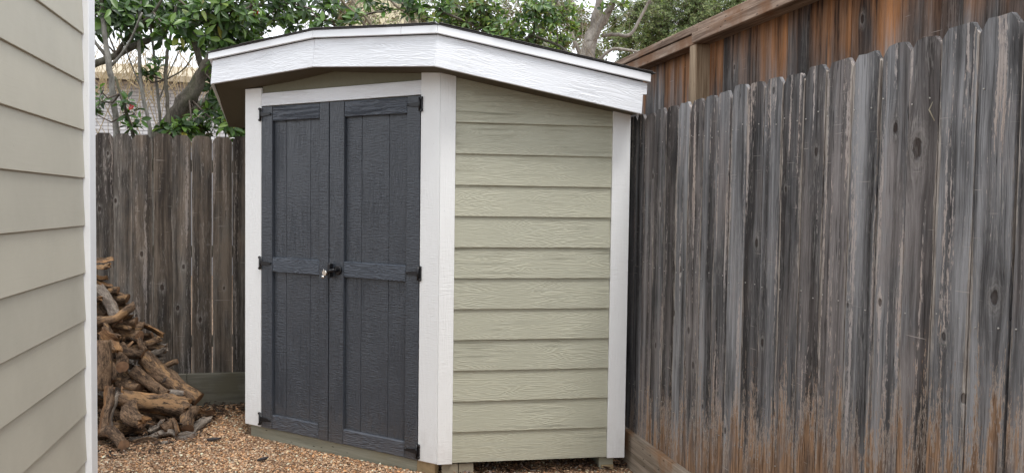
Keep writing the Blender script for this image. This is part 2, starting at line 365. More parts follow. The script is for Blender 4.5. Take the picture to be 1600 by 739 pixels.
# raised gravel bed (a real sheet with slight humps)
def gravel_bed():
    nx, ny = 90, 90; X0, X1, Y0, Y1 = -2.2, 1.86, 3.2, 6.43; vs = []; fs = []
    for j in range(ny+1):
        for i in range(nx+1):
            x = X0+(X1-X0)*i/nx; y = Y0+(Y1-Y0)*j/ny
            vs.append((x, y, gz(x, y)+0.002*noise.noise(Vector((x*30, y*30, 1)))))
    for j in range(ny):
        for i in range(nx):
            a = j*(nx+1)+i; fs.append((a, a+1, a+nx+2, a+nx+1))
    tag(link('gravel_bed', mesh_from(vs, fs, M_ground, True)), kind='structure')
gravel_bed()
def attr_mat(name, rough=0.6, spec=0.4, transl=0.0, sat_noise=False, scale=40, bumpd=0.0):
    n = NT(name); a = n.N('ShaderNodeVertexColor'); a.layer_name = 'tint'
    v = n.noise(n.coord((1, 1, 1), seed=False), scale, 3, 0.6)
    c = n.mix(n.math('MULTIPLY', v, 0.5), a.outputs[0], (0.03, 0.02, 0.012), 'MIX') if not transl else a.outputs[0]
    m = n.done(c, rough, n.bump(v, bumpd) if bumpd else None, spec)
    if transl:
        tr = n.N('ShaderNodeBsdfTranslucent'); n.L(n.mix(1.0, c, (1.5, 1.6, 0.7), 'MULTIPLY'), tr.inputs[0])
        mx = n.N('ShaderNodeMixShader'); mx.inputs[0].default_value = transl
        n.L(n.b.outputs[0], mx.inputs[1]); n.L(tr.outputs[0], mx.inputs[2]); n.L(mx.outputs[0], n.out.inputs[0])
    return m
def batch_mesh(base_v, base_f, xf, cols, mat, smooth=True):
    """one mesh out of many transformed copies of small bases, tint per copy"""
    V = []; F = []; C = []; off = 0
    base_v = [np.array(b, float) for b in base_v]
    for k, (bi, M3, t) in enumerate(xf):
        v = base_v[bi] @ M3.T + t; V.append(v); F.append(np.array(base_f[bi])+off); C.append(np.repeat([cols[k]], len(v), 0)); off += len(v)
    V = np.concatenate(V); C = np.concatenate(C); nf = sum(len(f) for f in F)
    k = F[0].shape[1]; F = np.concatenate(F)
    me = bpy.data.meshes.new('mesh'); me.vertices.add(len(V)); me.vertices.foreach_set('co', V.ravel().astype('f4'))
    me.loops.add(nf*k); me.loops.foreach_set('vertex_index', F.ravel().astype('i4'))
    me.polygons.add(nf); me.polygons.foreach_set('loop_start', np.arange(0, nf*k, k, dtype='i4')); me.polygons.foreach_set('loop_total', np.full(nf, k, dtype='i4'))
    if smooth: me.polygons.foreach_set('use_smooth', np.ones(nf, dtype=bool))
    at = me.color_attributes.new('tint', 'FLOAT_COLOR', 'POINT')
    at.data.foreach_set('color', np.concatenate([C, np.ones((len(C), 1))], 1).ravel().astype('f4'))
    me.materials.append(mat); me.update(calc_edges=True); me.validate(); return me
def ico_bases(n, seed):
    r = np.random.RandomState(seed); bm = bmesh.new(); bmesh.ops.create_icosphere(bm, subdivisions=1, radius=1.0)
    v = np.array([x.co[:] for x in bm.verts]); f = [[y.index for y in x.verts] for x in bm.faces]; bm.free(); out = []
    for _ in range(n): out.append(v*(1+r.uniform(-.22, .22, (len(v), 1))))
    return out, [f]*n
def rotm(a, b, c):
    return np.array((Matrix.Rotation(a, 3, 'Z') @ Matrix.Rotation(b, 3, 'X') @ Matrix.Rotation(c, 3, 'Y')))
PEB = [(0.42, 0.27, 0.16), (0.33, 0.19, 0.10), (0.52, 0.38, 0.25), (0.24, 0.135, 0.075), (0.47, 0.33, 0.21), (0.36, 0.25, 0.17), (0.58, 0.49, 0.38), (0.15, 0.085, 0.05), (0.44, 0.24, 0.11), (0.30, 0.20, 0.13)]
SH = {'P0': (-0.432, 5.548), 'P1': (0.703, 4.437), 'P2': (1.817, 4.340)}
def in_shed(x, y):
    a, b = SH['P1'], SH['P0']
    s = (b[0]-a[0])*(y-a[1])-(b[1]-a[1])*(x-a[0])
    return s < -0.02 and x > -0.43
def pebbles():
    rr = np.random.RandomState(7); bv, bf = ico_bases(8, 5); xf = []; cols = []
    def put(x, y, s, zoff=0):
        sx, sy, sz = s*rr.uniform(.75, 1.35), s*rr.uniform(.6, 1.0), s*rr.uniform(.38, .7)
        M = rotm(rr.uniform(0, 6.28), rr.uniform(-.5, .5), rr.uniform(-.5, .5)) @ np.diag([sx, sy, sz])
        xf.append((rr.randint(8), M, np.array([x, y, gz(x, y)+s*0.25+zoff])))
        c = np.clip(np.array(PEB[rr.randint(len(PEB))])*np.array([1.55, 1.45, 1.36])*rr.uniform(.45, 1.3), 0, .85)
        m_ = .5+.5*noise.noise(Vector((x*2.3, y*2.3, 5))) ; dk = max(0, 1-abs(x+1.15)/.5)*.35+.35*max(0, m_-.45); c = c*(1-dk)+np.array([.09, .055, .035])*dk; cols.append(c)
    for _ in range(72000):
        x = rr.uniform(-1.75, 0.95); y = rr.uniform(4.2, 6.42)
        if in_shed(x, y) and not (x > 0.6 and y < 4.95): continue
        put(x, y, (rr.uniform(.0036, .0072) if rr.uniform() < .9 else rr.uniform(.008, .0125)), rr.uniform(0, .006))
    for _ in range(6000):
        x = rr.uniform(0.65, 1.85); y = rr.uniform(4.1, 5.1); put(x, y, rr.uniform(.005, .009))
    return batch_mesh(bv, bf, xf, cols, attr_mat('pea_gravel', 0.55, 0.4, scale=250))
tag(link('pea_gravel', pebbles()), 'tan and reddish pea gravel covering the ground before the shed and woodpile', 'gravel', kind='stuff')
def flakes(name, spots, label, cat, cols_, tilt=0.35, size=(.012, .035)):
    rr = np.random.RandomState(len(name)); xf = []; cols = []
    bases = []; 
    for b in range(6):
        k = 6; a = np.sort(rr.uniform(0, 6.28, k)); top = np.stack([np.cos(a)*rr.uniform(.6, 1.1, k), np.sin(a)*rr.uniform(.25, .5, k), np.full(k, .06)+rr.uniform(-.03, .08, k)], 1)
        bot = top-[0, 0, .12]; bases.append(np.concatenate([top, bot, [[0, 0, .09]], [[0, 0, -.06]]]))
    F = []
    for i in range(6):
        j = (i+1) % 6; F += [[i, j, 12], [i+6, 13, j+6], [i, i+6, j], [j, i+6, j+6]]
    for (cx, cy, r, n, zb) in spots:
        for _ in range(n):
            a = rr.uniform(0, 6.28); d = r*math.sqrt(rr.uniform()); x, y = cx+math.cos(a)*d, cy+math.sin(a)*d*.6
            s = rr.uniform(*size); M = rotm(rr.uniform(0, 6.28), rr.uniform(-tilt, tilt), rr.uniform(-tilt, tilt))*s
            xf.append((rr.randint(6), M, np.array([x, min(y, 6.40), gz(x, y)+.014+rr.uniform(0, zb)]))); cols.append(np.array(cols_[rr.randint(len(cols_))])*rr.uniform(.6, 1.3))
    me = batch_mesh(bases, [F]*6, xf, cols, attr_mat(name+'_surface', 0.8, 0.3), False)
    return tag(link(name, me), label, cat, kind='stuff')
flakes('bark_litter', [(-.62, 6.25, .30, 150, .03), (-.80, 6.05, .22, 60, .02), (-1.1, 5.35, .30, 70, .01), (-.95, 5.55, .3, 60, .01), (-1.25, 5.6, .3, 80, .01)], 'dark bark flakes scattered on the gravel around the woodpile', 'bark litter', [(.045, .028, .02), (.09, .05, .03), (.16, .09, .05), (.03, .024, .02)])
flakes('leaf_litter', [(1.25, 4.62, .55, 420, .015), (1.7, 4.45, .2, 60, .01)], 'brown dead leaves and debris in the dark gap under the shed side', 'leaf litter', [(.12, .06, .03), (.20, .11, .06), (.06, .03, .02), (.25, .2, .17)], 0.7)
flakes('dry_leaf_scatter', [(-.6, 5.3, .9, 46, .004), (0.0, 4.7, .5, 14, .004)], 'few scattered dry leaf bits on the open gravel', 'leaf bits', [(.30, .16, .07), (.08, .05, .035), (.45, .33, .2)], 0.3, (.008, .02))
for i, (x, y, s, a, lab) in enumerate([(-.622, 5.435, .045, .1, 'dark flat bark chip lying alone on gravel right of the woodpile foot'), (-.284, 4.944, .040, .6, 'dark bark chip on the gravel nearest the shed skirt and bottom of the photo')]):
    bm = bmesh.new(); pts = [(math.cos(t)*s*random.Random(i*9+k).uniform(.8, 1.15), math.sin(t)*s*.34*random.Random(i*7+k).uniform(.7, 1.2)) for k, t in enumerate(np.linspace(0, 6.28, 9)[:-1])]
    vt = [bm.verts.new((px, py, .010)) for px, py in pts]; vb = [bm.verts.new((px*1.02, py*1.02, 0)) for px, py in pts]
    bm.faces.new(vt); bm.faces.new(vb[::-1])
    for k in range(8): bm.faces.new((vt[k], vb[k], vb[(k+1) % 8], vt[(k+1) % 8]))
    tag(link('bark_chip', bm_mesh(bm, simple('dark_bark_chip', (.03, .026, .026), .8, 0, .002, 80, .4)), None, Matrix.Translation((x, y, gz(x, y)+.017)) @ Matrix.Rotation(a, 4, 'Z') @ Matrix.Rotation(.12, 4, 'X')), lab, 'bark chip')
LOGS = [
([-1.145, 6.0, 0.485],[-0.761, 5.85, 0.203], 0.055, 'round', 'long thick brown log leaning down the right slope of the pile, the longest piece there'),
([-1.202, 5.95, 0.403],[-0.972, 5.85, 0.24], 0.043, 'round', 'brown log with torn pale bark just below the longest leaning log'),
([-1.111, 6.02, 0.385],[-0.905, 5.95, 0.185], 0.027, 'round', 'thin brown log squeezed between two leaning logs on the slope'),
([-1.233, 5.72, 0.263],[-0.823, 5.72, 0.162], 0.063, 'split', 'big split log lying across the pile with its orange wood bared at the left end'),
([-1.371, 6.22, 0.453],[-1.242, 5.86, 0.436], 0.042, 'round', 'short round log with its sawn end facing out under the forked piece'),
([-1.46, 6.1, 0.97],[-1.315, 6.0, 0.734], 0.038, 'pale', 'pale barked log sloping steeply down the upper left of the pile'),
([-1.509, 6.15, 1.15],[-1.382, 6.15, 1.162], 0.029, 'wedge', 'topmost orange split stick of the pile against the back fence'),
([-1.526, 6.18, 1.03],[-1.383, 6.15, 0.981], 0.029, 'wedge', 'reddish brown split stick second from the top of the pile'),
([-1.531, 6.2, 1.075],[-1.425, 6.2, 1.04], 0.025, 'wedge', 'small dark split stick just under the topmost orange one'),
([-1.406, 6.2, 0.927],[-1.279, 6.15, 0.886], 0.032, 'round', 'brown bark covered chunk beside the upper end of the pale log'),
([-1.457, 6.25, 0.836],[-1.306, 6.2, 0.844], 0.021, 'wedge', 'small pale split stick end between the brown chunk and the pale log'),
([-1.425, 6.28, 0.799],[-1.278, 6.22, 0.815], 0.023, 'wedge', 'small grey split stick under the small pale one'),
([-1.497, 6.25, 0.77],[-1.298, 6.2, 0.764], 0.021, 'wedge', 'flat grey stick end above the wide pale slab'),
([-1.483, 6.15, 0.716],[-1.241, 6.1, 0.739], 0.031, 'wedge', 'wide pale brown slab sticking out to the right below the pale log'),
([-1.369, 6.2, 0.642],[-1.189, 6.1, 0.61], 0.044, 'round', 'dark thick log behind the forked orange piece'),
([-1.407, 5.95, 0.686],[-1.299, 5.9, 0.626], 0.048, 'split', 'forked orange brown piece with bared wood at the left of the pile'),
([-1.311, 5.92, 0.635],[-1.281, 5.85, 0.565], 0.037, 'split', 'stubby orange brown block under the forked piece'),
([-1.365, 5.8, 0.641],[-1.359, 5.72, 0.318], 0.053, 'round', 'thick grey brown log standing upright at the left edge of the pile'),
([-1.348, 5.9, 0.491],[-1.316, 5.8, 0.358], 0.028, 'round', 'dark grey upright piece beside the thick standing log'),
([-1.299, 5.65, 0.355],[-1.316, 5.52, 0.095], 0.039, 'wedge', 'orange brown split plank standing at the lower left edge of the pile'),
([-1.251, 5.72, 0.293],[-1.267, 5.58, 0.075], 0.037, 'splitgrey', 'grey weathered split log standing on its end at the lower left'),
([-1.166, 5.66, 0.213],[-1.046, 5.5, 0.154], 0.053, 'split', 'chunky brown split block under the big orange split log'),
([-1.271, 5.66, 0.068],[-1.095, 5.66, 0.098], 0.047, 'round', 'dark log half hidden behind the round log at the pile foot'),
([-1.344, 5.62, 0.044],[-1.132, 5.34, 0.049], 0.038, 'round', 'round log at the foot of the pile with its reddish sawn end facing out'),
([-1.172, 5.58, 0.016],[-0.979, 5.56, 0.04], 0.02, 'pale', 'thin pale grey branch lying along the foot of the pile, left piece'),
([-0.991, 5.56, 0.041],[-0.844, 5.54, 0.018], 0.022, 'pale', 'thin pale grey branch lying along the foot of the pile, right piece'),
([-1.109, 5.48, 0.021],[-0.963, 5.47, 0.019], 0.018, 'wedge', 'flat orange brown splinter in front of the thin grey branch'),
([-0.96, 5.45, 0.011],[-0.871, 5.45, 0.011], 0.014, 'splitgrey', 'small grey chip lying beside the flat orange splinter'),
([-0.85, 5.5, 0.024],[-0.758, 5.54, 0.024], 0.03, 'splitgrey', 'lower half of the curved grey bark slab at the right foot of the pile'),
([-0.768, 5.56, 0.026],[-0.693, 5.8, 0.075], 0.033, 'splitgrey', 'upper half of the curved grey bark slab at the right foot of the pile'),
([-0.79, 5.78, 0.143],[-0.795, 5.62, 0.056], 0.045, 'round', 'short dark log standing on end beside the curved grey bark slab'),
([-0.795, 5.9, 0.142],[-0.66, 5.85, 0.114], 0.034, 'wedge', 'orange pointed log tip poking out at the right foot of the pile'),
([-1.035, 5.6, 0.067],[-0.96, 5.6, 0.123], 0.029, 'splitgrey', 'small grey chunk left of the pale ragged stub'),
([-0.955, 5.57, 0.083],[-0.891, 5.6, 0.119], 0.033, 'round', 'small rounded dark chunk at the middle of the pile foot'),
([-0.887, 5.6, 0.134],[-0.842, 5.52, 0.051], 0.026, 'wedge', 'ragged light orange stub standing among the small chunks'),
([-1.187, 6.05, 0.61],[-1.124, 6.0, 0.52], 0.022, 'split', 'thin splinter standing at the shoulder of the pile'),
([-1.171, 6.15, 0.494],[-1.012, 6.1, 0.524], 0.025, 'splitgrey', 'pale curl of bark sticking out to the right at the pile shoulder'),
([-1.153, 6.2, 0.523],[-1.017, 6.15, 0.541], 0.011, 'splitgrey', 'thin pale strip of bark above the bark curl'),
([-1.291, 6.0, 0.563],[-1.137, 5.95, 0.509], 0.033, 'round', 'brown knotty log under the shoulder of the pile'),
([-1.038, 5.88, 0.221],[-0.857, 5.85, 0.232], 0.026, 'pale', 'pale broken branch showing above the big split log'),
([-1.285, 6.0, 0.354],[-1.144, 5.9, 0.287], 0.045, 'round', 'ragged brown block in the hollow behind the leaning logs'),
([-1.234, 5.9, 0.261],[-1.146, 5.95, 0.318], 0.026, 'round', 'dark stub in the hollow above the big split log'),
([-1.464, 6.05, 0.705],[-1.393, 6.05, 0.678], 0.033, 'split', 'brown split end at the left edge above the thick standing log'),
([-1.5, 6.2, 0.854],[-1.415, 6.15, 0.774], 0.03, 'round', 'dark log end at the left edge behind the pale log'),
([-0.995, 5.85, 0.086],[-0.842, 5.85, 0.086], 0.032, 'round', 'dark log hidden in the shade under the big split log'),
([-1.127, 5.85, 0.113],[-0.976, 5.85, 0.116], 0.032, 'round', 'dark log in the gap under the big orange split log'),
([-1.297, 5.95, 0.324],[-1.22, 5.85, 0.241], 0.028, 'round', 'dark stick in the shade at the left of the hollow'),
([-1.483, 6.12, 1.102],[-1.39, 6.1, 1.116], 0.027, 'split', 'brown split stick directly under the topmost orange stick'),
([-1.495, 6.2, 0.96],[-1.337, 6.15, 0.942], 0.028, 'round', 'round bark covered stick behind the top end of the pale log'),
([-1.474, 6.24, 0.88],[-1.314, 6.2, 0.79], 0.024, 'round', 'thin bark covered stick slanting behind the middle of the pale log'),
([-1.432, 6.22, 0.732],[-1.241, 6.15, 0.663], 0.028, 'round', 'dark brown stick under the wide pale slab'),
([-0.886, 6.02, 0.099],[-0.662, 5.98, 0.055], 0.017, 'round', 'thin stick reaching farthest right from the foot of the pile'),
([-1.132, 5.3, 0.024],[-1.032, 5.28, 0.01], 0.012, 'chip', 'flat pale wood chip lying on the gravel in front of the pile')]
BRANCH = {'leaning': [[[-1.459, 8.0, 2.076, 0.0975],[-1.304, 7.943, 2.327, 0.0968],[-1.111, 7.886, 2.554, 0.0897],[-0.975, 7.829, 2.788, 0.0763],[-0.891, 7.771, 2.924, 0.0694],[-0.774, 7.714, 3.113, 0.0564],[-0.546, 7.657, 3.378, 0.0435],[-0.275, 7.6, 3.79, 0.0309]],
 [[-1.269, 8.0, 2.322, 0.0455],[-1.12, 8.15, 2.465, 0.0463],[-0.928, 8.3, 2.654, 0.0405],[-0.725, 8.45, 2.851, 0.0343],[-0.437, 8.6, 3.218, 0.0279]],
 [[-1.33, 8.1, 2.208, 0.0395],[-1.146, 8.333, 2.347, 0.0406],[-0.903, 8.567, 2.567, 0.0348],[-0.704, 8.8, 2.772, 0.0286]],
 [[-0.984, 7.9, 2.799, 0.0385],[-1.138, 7.85, 3.228, 0.0383],[-1.375, 7.8, 3.097, 0.038],[-1.447, 7.75, 3.025, 0.0378],[-1.684, 7.7, 2.875, 0.0407],[-1.859, 7.65, 2.773, 0.0435],[-2.028, 7.6, 2.694, 0.0494]],
 [[-1.145, 7.9, 3.238, 0.0321],[-0.94, 7.867, 3.263, 0.032],[-0.627, 7.833, 3.325, 0.0255],[-0.282, 7.8, 3.61, 0.019]],
 [[-1.673, 7.65, 2.878, 0.0249],[-1.505, 7.567, 3.085, 0.0246],[-1.339, 7.483, 3.222, 0.0182],[-1.211, 7.4, 3.403, 0.012]],
 [[-0.782, 7.8, 3.13, 0.0317],[-0.433, 7.94, 3.315, 0.029],[-0.141, 8.08, 3.404, 0.0295],[0.043, 8.22, 3.442, 0.0267],[0.267, 8.36, 3.386, 0.0204],[0.47, 8.5, 3.256, 0.0207]],
 [[-0.143, 8.2, 3.431, 0.02],[0.33, 8.333, 3.443, 0.0203],[0.565, 8.467, 3.575, 0.0172],[1.015, 8.6, 3.707, 0.014]],
 [[-0.549, 7.7, 3.388, 0.025],[-0.195, 7.8, 3.468, 0.019],[0.1, 7.9, 3.667, 0.0193]]], 's1': [[[-1.581, 7.3, 2.009, 0.0385],[-1.597, 7.283, 2.153, 0.0373],[-1.616, 7.267, 2.466, 0.0342],[-1.645, 7.25, 2.733, 0.0312],[-1.669, 7.233, 2.929, 0.0294],[-1.683, 7.217, 3.135, 0.0234],[-1.697, 7.2, 3.443, 0.0175]],
 [[-1.666, 7.3, 2.783, 0.0208],[-1.741, 7.25, 2.886, 0.0206],[-1.824, 7.2, 3.017, 0.0175]],
 [[-1.646, 7.3, 2.704, 0.0178],[-1.563, 7.233, 2.777, 0.0165],[-1.455, 7.167, 2.93, 0.0128],[-1.358, 7.1, 3.131, 0.0104]]], 's2': [[[-1.386, 7.6, 2.035, 0.0235],[-1.402, 7.58, 2.287, 0.0228],[-1.449, 7.56, 2.546, 0.0215],[-1.465, 7.54, 2.843, 0.0202],[-1.465, 7.52, 3.083, 0.0183],[-1.439, 7.5, 3.383, 0.0122]],
 [[-1.457, 7.6, 2.551, 0.0093],[-1.524, 7.5, 2.772, 0.0079],[-1.578, 7.4, 2.969, 0.006]]], 's3': [[[-1.336, 7.8, 2.049, 0.0177],[-1.342, 7.78, 2.309, 0.0171],[-1.349, 7.76, 2.474, 0.0164],[-1.371, 7.74, 2.747, 0.0151],[-1.393, 7.72, 3.016, 0.0138],[-1.431, 7.7, 3.322, 0.0094]],
 [[-1.356, 7.8, 2.479, 0.0082],[-1.271, 7.75, 2.713, 0.0069],[-1.165, 7.7, 2.941, 0.0063]]], 's4': [[[-1.243, 7.7, 2.045, 0.0238],[-1.26, 7.68, 2.434, 0.0225],[-1.272, 7.66, 2.671, 0.0212],[-1.258, 7.64, 2.873, 0.0192],[-1.227, 7.62, 3.036, 0.0173],[-1.176, 7.6, 3.317, 0.0123]],
 [[-1.279, 7.7, 2.677, 0.0094],[-1.131, 7.65, 2.763, 0.0081],[-1.044, 7.6, 2.873, 0.0062]]], 's5': [[[-1.422, 7.2, 2.008, 0.0205],[-1.451, 7.2, 2.135, 0.0193],[-1.499, 7.2, 2.309, 0.0175],[-1.547, 7.2, 2.476, 0.0152],[-1.586, 7.2, 2.612, 0.0088]]], 'thin': [[[1.307, 8.2, 2.986, 0.0233],[1.04, 8.133, 3.435, 0.0172],[0.824, 8.067, 3.578, 0.0131],[0.689, 8.0, 3.678, 0.0097]],
 [[0.646, 8.2, 3.08, 0.02],[0.499, 8.133, 3.391, 0.0145],[0.318, 8.067, 3.553, 0.0118],[0.235, 8.0, 3.643, 0.0097]],
 [[0.728, 8.4, 3.187, 0.0205],[0.592, 8.367, 3.436, 0.0136],[0.458, 8.333, 3.582, 0.0102],[0.378, 8.3, 3.698, 0.0101]],
 [[1.667, 8.5, 3.401, 0.0207],[1.82, 8.4, 3.637, 0.0136],[1.486, 8.3, 3.717, 0.0121],[1.366, 8.2, 3.783, 0.01]],
 [[1.05, 8.2, 3.3, 0.0167],[0.957, 8.1, 3.5, 0.0132],[0.816, 8.0, 3.657, 0.0097]]], 'cam': [[[1.965, 7.8, 2.765, 0.038],[1.881, 7.75, 3.137, 0.0315],[1.735, 7.7, 3.339, 0.025],[1.56, 7.65, 3.534, 0.0186],[1.389, 7.6, 3.754, 0.0123]],
 [[1.87, 7.7, 3.063, 0.0219],[2.113, 7.633, 3.287, 0.0186],[2.289, 7.567, 3.505, 0.0154],[2.396, 7.5, 3.748, 0.0122]],
 [[1.735, 7.7, 3.339, 0.0156],[1.447, 7.55, 3.349, 0.0123],[1.204, 7.4, 3.388, 0.0108]],
 [[2.103, 7.6, 3.28, 0.0154],[2.324, 7.45, 3.17, 0.0121],[2.408, 7.3, 3.055, 0.0089]],
 [[1.937, 7.7, 2.94, 0.0188],[2.225, 7.55, 3.026, 0.0153],[2.407, 7.4, 3.135, 0.009]]], 'grey': [[[3.21, 9.5, 2.982, 0.1003],[3.308, 9.46, 3.381, 0.0961],[3.391, 9.42, 3.682, 0.0803],[3.455, 9.38, 3.979, 0.061],[3.486, 9.34, 4.24, 0.0531],[3.514, 9.3, 4.624, 0.0453]],
 [[3.351, 9.4, 3.612, 0.0535],[3.466, 9.333, 3.827, 0.0493],[3.563, 9.267, 4.032, 0.0452],[3.634, 9.2, 4.232, 0.0374]],
 [[3.423, 9.4, 3.377, 0.0229],[3.453, 9.3, 3.41, 0.0212],[3.598, 9.2, 3.534, 0.0194],[3.861, 9.1, 3.5, 0.0148],[4.038, 9.0, 3.469, 0.011]],
 [[3.518, 9.4, 3.734, 0.0229],[3.66, 9.325, 3.744, 0.0227],[3.835, 9.25, 3.732, 0.0225],[3.96, 9.175, 3.969, 0.0186],[4.066, 9.1, 4.225, 0.0148]],
 [[3.322, 9.5, 3.389, 0.0309],[3.192, 9.533, 3.707, 0.0232],[3.062, 9.567, 4.025, 0.0194],[2.917, 9.6, 4.262, 0.0156]]], 'fine': [[[5.02, 10.5, 3.29, 0.0682],[4.966, 10.45, 3.735, 0.0594],[4.855, 10.4, 4.08, 0.0422],[4.629, 10.35, 4.41, 0.0336],[4.405, 10.3, 4.821, 0.0251]],
 [[4.942, 10.4, 3.725, 0.0338],[5.171, 10.333, 3.997, 0.0294],[5.476, 10.267, 4.364, 0.025],[5.731, 10.2, 4.726, 0.0166]],
 [[4.857, 10.4, 3.99, 0.0253],[4.471, 10.2, 4.144, 0.0207],[4.148, 10.0, 4.248, 0.0162]],
 [[4.909, 10.4, 3.858, 0.0211],[5.277, 10.25, 3.987, 0.0167],[5.588, 10.1, 4.2, 0.0123]]]}
CLUMP = {'leaning': [[-1.689, 7.286, 3.193, 0.142, 16],[-1.837, 7.653, 3.086, 0.087, 5],[-1.561, 7.444, 3.185, 0.194, 24],[-1.382, 7.725, 3.308, 0.188, 22],[-1.145, 7.751, 3.309, 0.227, 26],[-0.821, 7.079, 3.07, 0.196, 26],[-0.653, 7.016, 3.174, 0.217, 26],[-0.524, 8.005, 3.268, 0.169, 14],[-0.318, 7.311, 3.301, 0.178, 18],[-0.741, 7.281, 2.933, 0.166, 20],[-1.021, 8.195, 3.128, 0.146, 12],[-0.78, 7.564, 2.825, 0.123, 12],[-0.929, 8.004, 2.723, 0.104, 8],[-0.798, 7.572, 2.281, 0.111, 12],[-1.002, 7.767, 2.274, 0.126, 14],[-1.068, 7.181, 2.195, 0.093, 10],[-0.666, 7.762, 2.251, 0.113, 12],[-0.934, 8.042, 2.485, 0.105, 8],[-1.252, 7.628, 2.206, 0.074, 6],[-1.083, 7.89, 3.099, 0.115, 8],[-1.558, 7.806, 3.154, 0.152, 12],[-1.159, 7.077, 3.004, 0.126, 12],[-0.833, 7.91, 2.582, 0.103, 7],[-1.564, 7.709, 3.325, 0.188, 14],[-0.589, 7.362, 3.025, 0.132, 10],[-0.69, 7.037, 3.403, 0.286, 16],[-1.438, 8.039, 3.639, 0.327, 16],[-0.329, 7.567, 3.574, 0.246, 10],[-0.108, 7.863, 3.436, 0.153, 12],[0.133, 8.055, 3.511, 0.17, 13],[0.359, 7.857, 3.371, 0.089, 4],[0.7, 8.105, 3.514, 0.092, 4],[0.882, 7.474, 3.441, 0.121, 9],[-0.287, 7.961, 3.312, 0.116, 8],[0.068, 7.534, 3.231, 0.073, 4],[0.541, 8.123, 3.602, 0.106, 5],[-1.932, 8.055, 3.311, 0.131, 10],[-0.647, 7.117, 2.314, 0.081, 8]], 's5': [[-1.502, 7.148, 2.398, 0.064, 4],[-1.442, 7.209, 2.312, 0.07, 4],[-1.465, 7.174, 2.212, 0.07, 4],[-1.708, 7.221, 2.397, 0.059, 3],[-1.729, 7.225, 2.291, 0.059, 3],[-1.663, 7.113, 2.464, 0.052, 2]], 's4': [[-1.373, 7.548, 2.721, 0.086, 5],[-1.332, 7.609, 2.812, 0.062, 3],[-1.42, 7.574, 2.678, 0.062, 3]], 'cam': [[1.184, 7.467, 3.438, 0.146, 14],[1.459, 7.681, 3.434, 0.187, 22],[1.69, 7.559, 3.349, 0.209, 28],[1.951, 7.723, 3.276, 0.201, 26],[2.209, 7.738, 3.283, 0.189, 22],[2.017, 7.346, 3.434, 0.203, 24],[2.263, 7.309, 3.395, 0.178, 20],[2.515, 7.886, 3.293, 0.141, 14],[2.256, 7.482, 3.072, 0.109, 10],[1.591, 7.464, 3.504, 0.17, 18],[1.359, 7.997, 3.64, 0.143, 10],[1.885, 7.629, 3.064, 0.161, 14],[1.546, 7.886, 3.321, 0.141, 14],[2.534, 7.633, 3.379, 0.087, 5],[1.293, 7.747, 3.362, 0.101, 8],[1.67, 7.405, 3.169, 0.144, 14],[2.08, 7.744, 3.052, 0.138, 12],[1.977, 7.908, 3.886, 0.385, 20],[1.401, 7.666, 3.773, 0.249, 10],[1.05, 7.819, 3.411, 0.102, 5],[2.494, 7.77, 3.126, 0.076, 5]], 'grey': [[3.471, 9.071, 4.032, 0.118, 5],[3.714, 9.163, 4.12, 0.149, 6],[3.076, 9.111, 3.982, 0.148, 5],[3.639, 9.181, 4.056, 0.104, 4]], 'fine': [[4.326, 10.09, 4.256, 0.279, 40],[4.774, 10.335, 4.15, 0.302, 50],[5.098, 10.196, 4.124, 0.315, 60],[5.589, 10.383, 4.399, 0.321, 60],[4.584, 10.401, 3.918, 0.186, 24],[4.819, 9.952, 3.846, 0.194, 34],[3.91, 9.911, 3.779, 0.129, 8],[4.389, 10.57, 4.174, 0.172, 12],[5.835, 10.107, 4.496, 0.23, 40],[5.134, 10.087, 4.403, 0.328, 50],[4.982, 10.697, 4.658, 0.348, 40],[4.181, 10.276, 3.64, 0.117, 8],[4.594, 10.569, 3.734, 0.12, 10],[5.691, 10.281, 4.156, 0.234, 30],[5.037, 10.411, 4.995, 0.677, 50],[4.165, 10.02, 3.851, 0.212, 26],[4.081, 10.408, 4.206, 0.186, 14],[4.837, 10.594, 4.484, 0.258, 30],[3.726, 10.319, 3.725, 0.134, 6]], 'mid': [[3.89, 11.357, 4.31, 0.277, 24],[4.637, 11.816, 4.36, 0.25, 16],[3.696, 11.555, 4.629, 0.282, 16],[5.01, 11.906, 3.945, 0.193, 10],[3.504, 11.939, 4.756, 0.349, 18],[2.686, 11.098, 4.353, 0.361, 16],[1.39, 11.02, 4.24, 0.269, 12],[1.254, 12.256, 4.245, 0.159, 6],[0.45, 11.389, 4.346, 0.278, 12],[1.895, 11.351, 4.171, 0.24, 14],[4.568, 12.493, 4.18, 0.244, 14],[5.246, 11.705, 4.277, 0.38, 26],[6.417, 12.255, 4.893, 0.398, 26],[0.828, 11.715, 4.176, 0.247, 8]]}

# ------------------------------------------------------------------ corner shed
P0 = Vector((-0.432, 5.548, 0)); P1 = Vector((0.703, 4.437, 0)); P2 = Vector((1.817, 4.340, 0))
dd = (P0-P1).normalized(); dw = (P2-P1).normalized()
on = Vector((-dd.y, dd.x, 0)); on = on if on.y < 0 else -on
ow = Vector((dw.y, -dw.x, 0)); ow = ow if ow.y < 0 else -ow
shed = thing('corner_shed', (0.9, 5.3, 0), 'corner garden shed with sage lap siding, white trim and dark slate double doors', 'shed')
FD = frame(P1, dd, on)     # u from the right corner towards the left corner
FW = frame(P1, dw, ow)
UL = 1.588                 # length of the door wall
UW = 1.118
